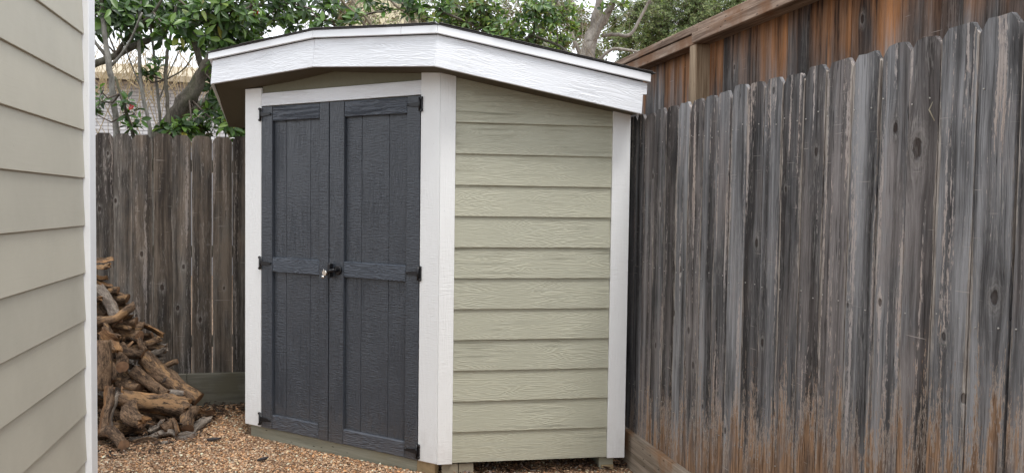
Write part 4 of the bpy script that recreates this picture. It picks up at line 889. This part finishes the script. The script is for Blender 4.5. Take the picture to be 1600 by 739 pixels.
for s in (-1, 1):
    a = Vector((1.95, 22.8, 8.38)); b = Vector((1.95+s*1.25, 22.8, 6.83))
    q = [a, b, b+Vector((0, 4.4, 0)), a+Vector((0, 4.4, 0))]; v1 = [bm.verts.new(p) for p in q]; v2 = [bm.verts.new(p+Vector((0, 0, .1))) for p in q]
    bm.faces.new(v1); bm.faces.new(v2[::-1])
    for k in range(4): bm.faces.new((v1[k], v2[k], v2[(k+1) % 4], v1[(k+1) % 4]))
link('roof', bm_mesh(bm, M_tanroof), ch)

# ------------------------------------------------------------------ firewood
def bark_mat(name, a, b, patch, pamt=.5):
    n = NT(name); oi = n.N('ShaderNodeObjectInfo').outputs['Random']
    v = n.noise(n.coord((14, 14, 5), seed=True), 1.0, 5, 0.65); f = n.noise(n.coord((90, 90, 28), off=(2, 1, 0)), 1.0, 4, 0.7)
    vo = n.N('ShaderNodeTexVoronoi', feature='DISTANCE_TO_EDGE'); n.L(n.coord((60, 60, 22)), vo.inputs['Vector'])
    cr = n.ramp(vo.outputs['Distance'], [(0.0, 0.0), (0.12, 1.0)])
    h = n.math('ADD', n.math('MULTIPLY', v, .5), n.math('MULTIPLY', f, .5))
    c = n.mix(n.ramp(h, [(.42, 0.0), (.58, 1.0)]), a, b)
    c = n.mix(n.math('MULTIPLY', n.math('SUBTRACT', 1.0, cr), .65), c, tuple(x*.4 for x in a))
    p = n.noise(n.coord((20, 20, 7), off=(9, 3, 3)), 1.0, 5, .68)
    c = n.mix(n.ramp(n.math('ADD', p, n.math('MULTIPLY_ADD', oi, .16, -.08)), [(.56, 0.0), (.62, pamt)]), c, n.mix(f, tuple(x*.45 for x in patch), patch))
    return n.done(c, .85, n.bump(n.math('ADD', h, n.math('MULTIPLY', cr, .35)), .006), .25)
M_bark = bark_mat('brown_bark', (.045, .028, .018), (.27, .175, .11), (.50, .30, .15), .8)
M_bark_pale = bark_mat('pale_bark', (.15, .12, .10), (.40, .345, .29), (.28, .14, .06), .45)
M_bark_grey = bark_mat('grey_split_wood', (.10, .082, .068), (.30, .25, .205), (.40, .37, .34), .5)
def splitwood(name, a, b):
    n = NT(name); v = n.noise(n.coord((40, 40, 3)), 1.0, 4, .6); g = n.noise(n.coord((4, 4, 4), off=(3, 3, 3)), 1.0, 3, .6)
    f2 = n.noise(n.coord((120, 120, 14), off=(4, 1, 1)), 1.0, 3, .7)
    v = n.math('ADD', n.math('MULTIPLY', v, .6), n.math('MULTIPLY', f2, .4))
    c = n.mix(n.ramp(v, [(.40, 0.0), (.60, 1.0)]), a, b); c = n.mix(n.ramp(g, [(.42, 0.0), (.56, .75)]), c, (.075, .042, .026))
    return n.done(c, .8, n.bump(v, .004), .25)
M_wood_o = splitwood('bared_orange_wood', (.10, .050, .022), (.38, .215, .10))
M_wood_g = splitwood('weathered_bare_wood', (.15, .12, .10), (.38, .32, .26))
def endgrain():
    n = NT('sawn_end_grain'); s = sepz(n)
    rr = n.math('SQRT', n.math('ADD', n.math('MULTIPLY', s[0], s[0]), n.math('MULTIPLY', s[1], s[1])))
    ring = n.math('ABSOLUTE', n.math('SINE', n.math('MULTIPLY', n.math('ADD', rr, n.math('MULTIPLY', n.noise(n.coord((12, 12, 12)), 1.0, 2), .012)), 620.0)))
    c = n.mix(n.math('MULTIPLY', ring, .5), (.25, .145, .085), (.13, .07, .04)); g = n.noise(n.coord((30, 30, 30)), 1.0, 4)
    return n.done(n.mix(n.ramp(g, [(.45, 0.0), (.7, .6)]), c, (.08, .05, .035)), .85, n.bump(ring, .001), .2)
M_end = endgrain()
def log_mesh(L, r, kind, seed):
    """log lying along local Z, length L, irregular, split faces where wanted"""
    rr = random.Random(seed); bm = bmesh.new(); N = 18; S = 16 if kind != 'chip' else 5
    bend = [rr.uniform(-.2, .2)*min(L, .35), rr.uniform(-.2, .2)*min(L, .35)]; tw = rr.uniform(-.5, .5); taper = rr.uniform(.82, 1.0); ph = rr.uniform(0, 6)
    mats = {'round': (M_bark, M_wood_o), 'split': (M_bark, M_wood_o), 'wedge': (M_bark, M_wood_o), 'pale': (M_bark_pale, M_wood_g), 'splitgrey': (M_bark_grey, M_wood_g), 'chip': (M_bark_pale, M_wood_g)}[kind]
    cutp = {'round': 9, 'pale': 9, 'split': .15, 'wedge': .1, 'splitgrey': .25, 'chip': .0}[kind]
    sides = []
    if kind in ('split', 'splitgrey', 'chip'): sides = [(ph, cutp)]
    if kind == 'wedge': sides = [(ph, .05), (ph+2.1, .15)]
    lumps = [(rr.uniform(.1, .9), rr.uniform(0, 6.28), rr.uniform(.08, .28)) for _ in range(3)]
    rings = []
    for i in range(S+1):
        t = i/S; z = (t-.5)*L; cx = bend[0]*math.sin(t*math.pi)+.01*noise.noise(Vector((t*4, seed, 0))); cy = bend[1]*math.sin(t*math.pi*.9); ring = []
        for k in range(N):
            a = 2*math.pi*k/N; q = r*(1-(1-taper)*t)
            q *= 1+.16*noise.noise(Vector((math.cos(a)*1.6, math.sin(a)*1.6, z*9+seed)))+.13*noise.noise(Vector((math.cos(a)*3.5, math.sin(a)*3.5, z*28+seed*3)))+.07*noise.noise(Vector((math.cos(a)*9, math.sin(a)*9, z*60+seed)))
            for lt, la, lh in lumps: q *= 1+lh*math.exp(-((t-lt)*L/(r*1.4))**2)*max(0, math.cos(a-la))**3
            x, y_ = math.cos(a)*q, math.sin(a)*q*(1 if kind != 'chip' else .5)
            for pa, pd in sides:
                pa2 = pa+tw*t*.5; d = x*math.cos(pa2)+y_*math.sin(pa2); lim = r*pd*(1+.5*noise.noise(Vector((z*14, a, seed))))
                if d > lim: x -= (d-lim)*math.cos(pa2); y_ -= (d-lim)*math.sin(pa2)
            zz = z
            if i in (0, S): zz += rr.uniform(-.02, .02)*min(1, r/.03) if kind not in ('round',) else .002*math.sin(a)
            ring.append(bm.verts.new((x+cx, y_+cy, zz)))
        rings.append(ring)
    for i in range(S):
        for k in range(N):
            f = bm.faces.new((rings[i][k], rings[i][(k+1) % N], rings[i+1][(k+1) % N], rings[i+1][k])); f.smooth = True
            cen = f.calc_center_median(); am = math.atan2(cen.y, cen.x)
            for pa, pd in sides:
                if math.cos(am-(pa+tw*(i/S)*.5)) > .42: f.material_index = 1
    for rg, s in ((rings[0], -1), (rings[-1], 1)):
        cc = sum((v.co for v in rg), Vector())/N; cv = bm.verts.new(cc+Vector((0, 0, s*.003)))
        for k in range(N):
            f = bm.faces.new((rg[k], rg[(k+1) % N], cv)); f.material_index = 2 if kind in ('round', 'pale') else 1
    return bm_mesh(bm, [mats[0], mats[1], M_end])
def place_log(A, B, r, kind, lab, seed, name=None):
    A = Vector(A); B = Vector(B); d = B-A; L = d.length; z = d.normalized(); x = z.orthogonal().normalized(); y_ = z.cross(x)
    M = Matrix((x, y_, z)).transposed().to_4x4() @ Matrix.Rotation(random.Random(seed).uniform(0, 6), 4, 'Z'); M.translation = (A+B)/2
    nm = name or {'round': 'log', 'split': 'split_log', 'wedge': 'firewood_stick', 'pale': 'log', 'splitgrey': 'split_log', 'chip': 'wood_chip'}[kind]
    return tag(link(nm, log_mesh(L, r, kind, seed), None, M), lab, 'firewood', 'firewood pieces in the heap')
for i, (A, B, r, kind, lab) in enumerate(LOGS): place_log(A, B, r, kind, lab, i*7+3)
# pieces deeper in the heap that only show through its gaps
rf_ = random.Random(77)
for i in range(64):
    t = rf_.random(); x = -1.62+rf_.uniform(0, .75)*(1-.0*t); yb_ = rf_.uniform(6.0, 6.36)
    hmax = 1.12*max(0.0, (-.86-x)/.62)**.95 if x < -.86 else 0.05
    hmax = max(min(hmax, 1.05)-.04, .06); z = rf_.uniform(.05, hmax); 
    if z < .35: yb_ = rf_.uniform(5.75, 6.3)
    a = rf_.uniform(-.5, .5); tl = rf_.uniform(-.5, .3); L = rf_.uniform(.26, .44); r = rf_.uniform(.018, .040)
    d = Vector((math.cos(a)*math.cos(tl), math.sin(a)*.5, math.sin(tl)))*L/2; c = Vector((x, yb_, max(z, r+abs(d.z)+.01)))
    if (c+d).x > -.8 or (c-d).x > -.8: continue
    kd_ = rf_.choice(['round', 'round', 'split', 'round', 'wedge', 'splitgrey'])
    lv = 'upper' if c.z > .62 else ('middle' if c.z > .3 else 'lowest'); ln = 'short' if L < .34 else 'long'; tk = 'thin' if r < .028 else 'thick'
    nm_ = {'round': 'bark covered log', 'split': 'split log', 'wedge': 'split stick', 'splitgrey': 'grey split log'}[kd_]; lean = 'rising to the right' if d.z*(1 if d.x > 0 else -1) > .02 else 'sloping down to the right'
    place_log(c-d, c+d, r, kd_, '%s %s %s %s, in the %s gaps of the heap' % (ln, tk, nm_, 'rising right' if 'rising' in lean else 'falling right', lv), 700+i)
for i in range(14):     # the stack continues behind the corner of the house
    x = -1.75-rf_.uniform(0, .5); y_ = rf_.uniform(5.7, 6.2); z = rf_.uniform(.05, 1.0)
    place_log((x-.18, y_, z), (x+.16, y_+rf_.uniform(-.1, .1), z+rf_.uniform(-.05, .05)), rf_.uniform(.035, .06), 'round', 'firewood piece at the far left of the heap behind the house corner', 900+i)
flakes('firewood_debris', [(-1.22, 5.95, .30, 170, .32), (-1.35, 6.1, .2, 120, .6), (-1.05, 5.7, .28, 160, .08), (-1.0, 5.95, .2, 110, .16)], 'loose bark shreds and chips caught among the firewood', 'bark shreds', [(.06, .035, .022), (.14, .08, .045), (.26, .15, .08), (.035, .025, .02)], 1.3, (.015, .05))

# ------------------------------------------------------------------ trees
def treebark(name, a, b, moss=None):
    n = NT(name); v = n.noise(n.coord((9, 9, 3), seed=False), 1.0, 5, .65); f = n.noise(n.coord((70, 70, 22), seed=False), 1.0, 4, .7)
    h = n.math('ADD', n.math('MULTIPLY', v, .5), n.math('MULTIPLY', f, .5)); c = n.mix(n.ramp(h, [(.36, 0.0), (.62, 1.0)]), a, b)
    if moss: c = n.mix(n.ramp(n.noise(n.coord((6, 6, 6), seed=False, off=(3, 1, 1)), 1.0, 4, .6), [(.48, 0.0), (.62, .7)]), c, moss)
    return n.done(c, .9, n.bump(h, .012), .2)
M_tb_brown = treebark('mossy_brown_bark', (.035, .030, .024), (.20, .18, .15), (.09, .095, .055))
M_tb_grey = treebark('smooth_grey_bark', (.085, .08, .07), (.29, .28, .25))
M_tb_pale = treebark('pale_furrowed_bark', (.12, .10, .085), (.36, .33, .29))
M_twig = treebark('dry_twig_bark', (.16, .13, .095), (.36, .31, .24))
M_twig_dark = treebark('dark_twig_bark', (.05, .04, .032), (.16, .13, .11))
M_leafA = attr_mat('broad_leaf_cluster', .38, .5, .28)
M_leafB = attr_mat('small_leaf_cluster', .6, .3, .35)
def leaf_obj_mat():
    n = NT('glossy_leaf'); oi = n.N('ShaderNodeObjectInfo').outputs['Random']
    c = n.ramp(oi, [(0.0, (.028, .060, .018)), (.4, (.060, .125, .030)), (.7, (.10, .19, .040)), (.93, (.16, .25, .055)), (1.0, (.30, .26, .06))])
    m = n.done(c, .35, None, .5); tr = n.N('ShaderNodeBsdfTranslucent'); n.L(n.mix(1.0, c, (1.5, 1.6, .7), 'MULTIPLY'), tr.inputs[0])
    mx = n.N('ShaderNodeMixShader'); mx.inputs[0].default_value = .28; n.L(n.b.outputs[0], mx.inputs[1]); n.L(tr.outputs[0], mx.inputs[2]); n.L(mx.outputs[0], n.out.inputs[0]); return m
M_leaf1 = leaf_obj_mat()
def leaf_base(wd, fold, droop, tipw=.0):
    """unit-length leaf along +Y: 3 columns by 5 rows, quads"""
    V = []; F = []; prof = [(.0, .10), (.22, .72), (.5, 1.0), (.78, .66), (1.0, .06)]
    for t, wv in prof:
        z = -droop*t*t
        V += [(-wd/2*wv, t, z+fold*wv*wd), (0, t, z), (wd/2*wv, t, z+fold*wv*wd)]
    for i in range(4):
        a = i*3; F += [[a, a+1, a+4, a+3], [a+1, a+2, a+5, a+4]]
    return V, F
LB = [leaf_base(.42, .25, .18), leaf_base(.36, .35, .35), leaf_base(.48, .15, .08), leaf_base(.40, .3, -.1)]
leaf_me = [mesh_from(v, f, M_leaf1, True) for v, f in LB]
SB = []
for wd in (.45, .6):
    V = [(-wd/2, .5, .08), (0, 0, 0), (wd/2, .5, .08), (0, 1, -.05)]; SB.append((V, [[0, 1, 2, 3]]))
def rosettes(clumps, rs, per, leaf, spread, flat=.5):
    """leaf frames: (pos, 3x3) for whorls scattered in each clump"""
    out = []; tips = []
    for (cx, cy, cz, r, n) in clumps:
        for _ in range(n):
            d = rs.normal(size=3); d /= np.linalg.norm(d)+1e-9; p = np.array([cx, cy, cz])+d*r*rs.uniform(.2, 1.05)*np.array([1, 1.2, 1])
            tips.append(((cx, cy, cz), tuple(p))); axis = d*.6+np.array([rs.uniform(-.3, .3), rs.uniform(-.7, .1), .55]); axis /= np.linalg.norm(axis)
            q = Vector(axis).to_track_quat('Z', 'Y').to_matrix()
            a0 = rs.uniform(0, 6.28)
            for k in range(per):
                a = a0+k*2.4+rs.uniform(-.3, .3); el = rs.uniform(-.35, .75)
                M = np.array(q @ Matrix.Rotation(a, 3, 'Z') @ Matrix.Rotation(el, 3, 'X') @ Matrix.Rotation(rs.uniform(-.6, .6), 3, 'Y'))
                out.append((p+M @ np.array([0, .01, 0]), M*(leaf*rs.uniform(.65, 1.2))))
    return out, tips
CAMX = np.array([0, 0, 1.585])
def in_view(p):
    v = Vector(p)-Vector(CAMX); v = cam.matrix_world.to_3x3().inverted() @ v
    if v.z >= 0: return False
    x, y_ = v.x/-v.z*1230.77+800, 369.5-v.y/-v.z*1230.77
    return 0 < x < 1600 and -5 < y_ < 225
def twigs_mesh(tips, brs, r0, rs, mat, extra=0):
    bm = bmesh.new(); pts = [Vector(p[:3]) for b in brs for p in b]
    done = set()
    for c, p in tips:
        if c not in done and pts:
            done.add(c); C = Vector(c); near = min(pts, key=lambda q: (q-C).length)
            if (near-C).length < 2.2:
                m = (near+C)/2+Vector((rs.uniform(-.06, .06), 0, rs.uniform(-.08, .05))); tube(bm, [near, m, C], [r0*2.2, r0*1.7, r0*1.2], 5, False)
        P = Vector(p); C = Vector(c); m = (P+C)/2+Vector((rs.uniform(-.03, .03), rs.uniform(-.02, .02), rs.uniform(-.04, .02))); tube(bm, [C, m, P], [r0, r0*.8, r0*.5], 4, False)
    return bm_mesh(bm, mat, True)
def tree(name, label, cat, brs, clumps, bark, leaf, per, pal, seed, nobj=0, leafmat=None, small=False, r0=.004, group=None, twmat=None, trunk_down=True):
    rs = np.random.RandomState(seed); b0 = brs[0][0]
    t = thing(name, (b0[0], b0[1], 0), label, cat, group)
    for i, b in enumerate(brs):
        P = smooth_path([p for p in b], 4); P = [p+np.array([rs.normal()*p[3]*.12, rs.normal()*p[3]*.12, rs.normal()*p[3]*.12, p[3]*rs.uniform(-.05, .07)]) for p in P]
        if i == 0 and trunk_down: P = [np.array([P[0][0]-(P[3][0]-P[0][0])*2.0, P[0][1], -.1, P[0][3]*1.35]), np.array([P[0][0]-(P[3][0]-P[0][0])*.9, P[0][1], P[0][2]*.5, P[0][3]*1.12])]+P
        bm = bmesh.new(); tube(bm, [p[:3] for p in P], [max(p[3]*(1+(.22*noise.noise(Vector(p[:3])*6) if P[0][3] > .03 else 0)), .001) for p in P], 16 if P[0][3] > .03 else 7, True, .13 if P[0][3] > .03 else .07, i)
        link('trunk' if i == 0 else 'limb', bm_mesh(bm, bark, True), t)
    if not clumps: return t
    fr, tips = rosettes(clumps, rs, per, leaf, 1)
    link('twigs', twigs_mesh(tips, brs, r0, rs, twmat or M_twig_dark), t)['kind'] = 'stuff'
    if nobj:
        order = sorted(range(len(fr)), key=lambda i: (0 if in_view(fr[i][0]) else 1, np.linalg.norm(fr[i][0]-CAMX)))
        pick = set(order[:nobj])
        for i in order[:nobj]:
            p, M = fr[i]; m4 = Matrix(M.tolist()).to_4x4(); m4.translation = Vector(p); link('leaf', leaf_me[i % 4], t, m4)
        fr = [f for i, f in enumerate(fr) if i not in pick]
    bases = SB if small else LB
    xf = [(rs.randint(len(bases)), M, p) for p, M in fr]; cols = [np.array(pal[rs.randint(len(pal))])*rs.uniform(.75, 1.25) for _ in xf]
    me = batch_mesh([b[0] for b in bases], [b[1] for b in bases], xf, cols, leafmat or M_leafA, True)
    link('foliage', me, t)['kind'] = 'stuff'
    return t
def thin_(B, k): return [[[p[0], p[1], p[2], p[3]*k] for p in b] for b in B]
PAL_D = [(.030, .062, .018), (.050, .105, .025), (.075, .155, .035), (.018, .040, .014), (.12, .21, .05), (.05, .09, .03)]
PAL_C = [(.06, .12, .028), (.11, .19, .04), (.17, .26, .055), (.035, .07, .02), (.23, .31, .075), (.13, .12, .05)]
PAL_F = [(.14, .19, .075), (.20, .25, .11), (.10, .14, .055), (.26, .29, .14), (.075, .10, .045)]
t = tree('broadleaf_tree', 'big leaning dark barked tree with glossy broad leaves over the back fence', 'tree', thin_(BRANCH['leaning'], .74), [(a, b, c, d, int(n*1.35)) for a, b, c, d, n in CLUMP['leaning']], M_tb_brown, .098, 6, PAL_D, 5, 300)
M_red = simple('red_petal', (.30, .012, .012), .5); M_yel = simple('yellow_leaf', (.50, .38, .06), .5)
for (p, m, s, nm) in [((-1.444, 7.1, 2.353), M_red, .028, 'flower'), ((-.472, 7.1, 3.19), M_red, .034, 'flower')]:
    bm = bmesh.new()
    for k in range(9):
        a = k*2.4; rr_ = s*(.35+.65*k/9); vs = [bm.verts.new(Vector(p)+Vector((math.cos(a+q)*rr_*l, -.01*k*.2-l*.004, math.sin(a+q)*rr_*l))) for q, l in ((0, .1), (-.55, .8), (0, 1.15), (.55, .8))]; bm.faces.new(vs)
    link(nm, bm_mesh(bm, m), t)
m4 = Matrix.Translation((-.949, 7.05, 3.19)) @ Matrix.Rotation(R(-100), 4, 'X') @ Matrix.Scale(.13, 4)
v_, f_ = LB[0]; link('leaf', mesh_from(v_, f_, M_yel, True), t, m4)['label'] = 'yellow dying leaf'
SAP = 'slender young trunks over the back fence'
tree('sapling', 'thick smooth grey sapling trunk next to the house corner, forked near its top', 'tree', thin_(BRANCH['s1'], 0.68), None, M_tb_grey, 0, 0, 0, 1, group=SAP)
tree('sapling', 'straight grey sapling right of the forked one, leaning slightly left', 'tree', thin_(BRANCH['s2'], 0.75), None, M_tb_grey, 0, 0, 0, 2, group=SAP)
tree('sapling', 'thinnest bare sapling in the middle of the group above the fence', 'tree', thin_(BRANCH['s3'], 0.8), None, M_tb_grey, 0, 0, 0, 3, group=SAP)
tree('sapling', 'brownish sapling just left of the leaning trunk with dark leaves halfway up', 'tree', thin_(BRANCH['s4'], 0.75), CLUMP['s4'], M_tb_brown, .08, 5, PAL_D, 4, group=SAP)
tree('sapling', 'short dark leaning stem with dark leaves against the white brick wall', 'tree', thin_(BRANCH['s5'], 0.75), CLUMP['s5'], M_tb_brown, .075, 5, PAL_D[:4], 6, group=SAP)
tree('bare_shrub', 'bare thin crossing branches behind the middle of the shed roof', 'shrub', BRANCH['thin'], None, M_twig, 0, 0, 0, 7)
tree('evergreen_shrub', 'bright green glossy leaved shrub behind the right half of the shed roof', 'shrub', BRANCH['cam'], [(a, b, c, d, int(n*1.8)) for a, b, c, d, n in CLUMP['cam']], M_tb_brown, .074, 6, PAL_C, 8, 300, r0=.0035)
tree('grey_trunk_tree', 'pale grey trunk that forks near the top right of the shed roof', 'tree', BRANCH['grey'], CLUMP['grey'], M_tb_pale, .085, 5, PAL_C, 9, 0)
tree('fine_leaved_tree', 'tall tree with fine hazy grey green leaves above the capped fence', 'tree', BRANCH['fine'], [(a, b, c, d*1.15, n*8) for a, b, c, d, n in CLUMP['fine']], M_tb_pale,   .036, 9, PAL_F, 10, 0, M_leafB, True, .002, twmat=M_twig)
bg = tree('background_tree', 'loose green tree far behind the shed roof filling gaps between nearer trees', 'tree', [[[p[0], p[1], p[2], p[3]] for p in BRANCH['fine'][0]] and [[2.6, 12.5, -.1, .12], [2.5, 12.4, 2.5, .1], [2.2, 12.2, 4.4, .07], [1.8, 12.0, 6.0, .03]]], [(a, b, c, d*1.2, n*6) for a, b, c, d, n in CLUMP['mid']], M_tb_pale, .06, 8, PAL_F+[(.16, .12, .08), (.12, .09, .06)], 12, 0, M_leafB, True, .002, twmat=M_twig, trunk_down=False)
# dry straw-coloured twig thickets
def thicket(name, label, boxes, n, mat, seed, L=(.5, 1.2), r=.0022, lean=.35):
    rs = random.Random(seed); bm = bmesh.new()
    for _ in range(n):
        x0, x1, y0, y1, z0, z1 = rs.choice(boxes); p = Vector((rs.uniform(x0, x1), rs.uniform(y0, y1), rs.uniform(z0, z1))); d = Vector((rs.gauss(0, lean), rs.gauss(0, .2), 1)).normalized(); l = rs.uniform(*L)
        b = Vector((rs.gauss(0, .08), rs.gauss(0, .05), 0)); tube(bm, [p, p+d*l*.5+b*.5, p+d*l+b*1.6], [r*1.5, r*1.1, r*.5], 3, False)
    return tag(link(name, bm_mesh(bm, mat, True)), label, 'shrub', kind='stuff')
M_straw = treebark('straw_twig', (.26, .20, .11), (.50, .40, .24))
thicket('dry_thicket', 'straw coloured dry twigs in front of the far tan roof, above the white brick wall', [(-4.9, -1.6, 16.2, 17.2, 3.4, 4.2)], 170, M_straw, 31, (.5, 1.3), .006, .5)
thicket('bare_twigs', 'few bare yellowish twigs rising between the saplings', [(-2.0, -.9, 8.0, 9.0, 1.4, 2.4)], 46, M_straw, 33, (.6, 1.4), .0028, .3)
thicket('grey_thicket', 'grey bare twigs tangled behind the shed roof', [(-.4, 3.4, 8.6, 10.2, 2.2, 3.8)], 620, M_twig, 32, (.4, 1.1), .0028, .7)
print('objects', len(bpy.data.objects), 'tris', sum(len(m.polygons) for m in bpy.data.meshes))
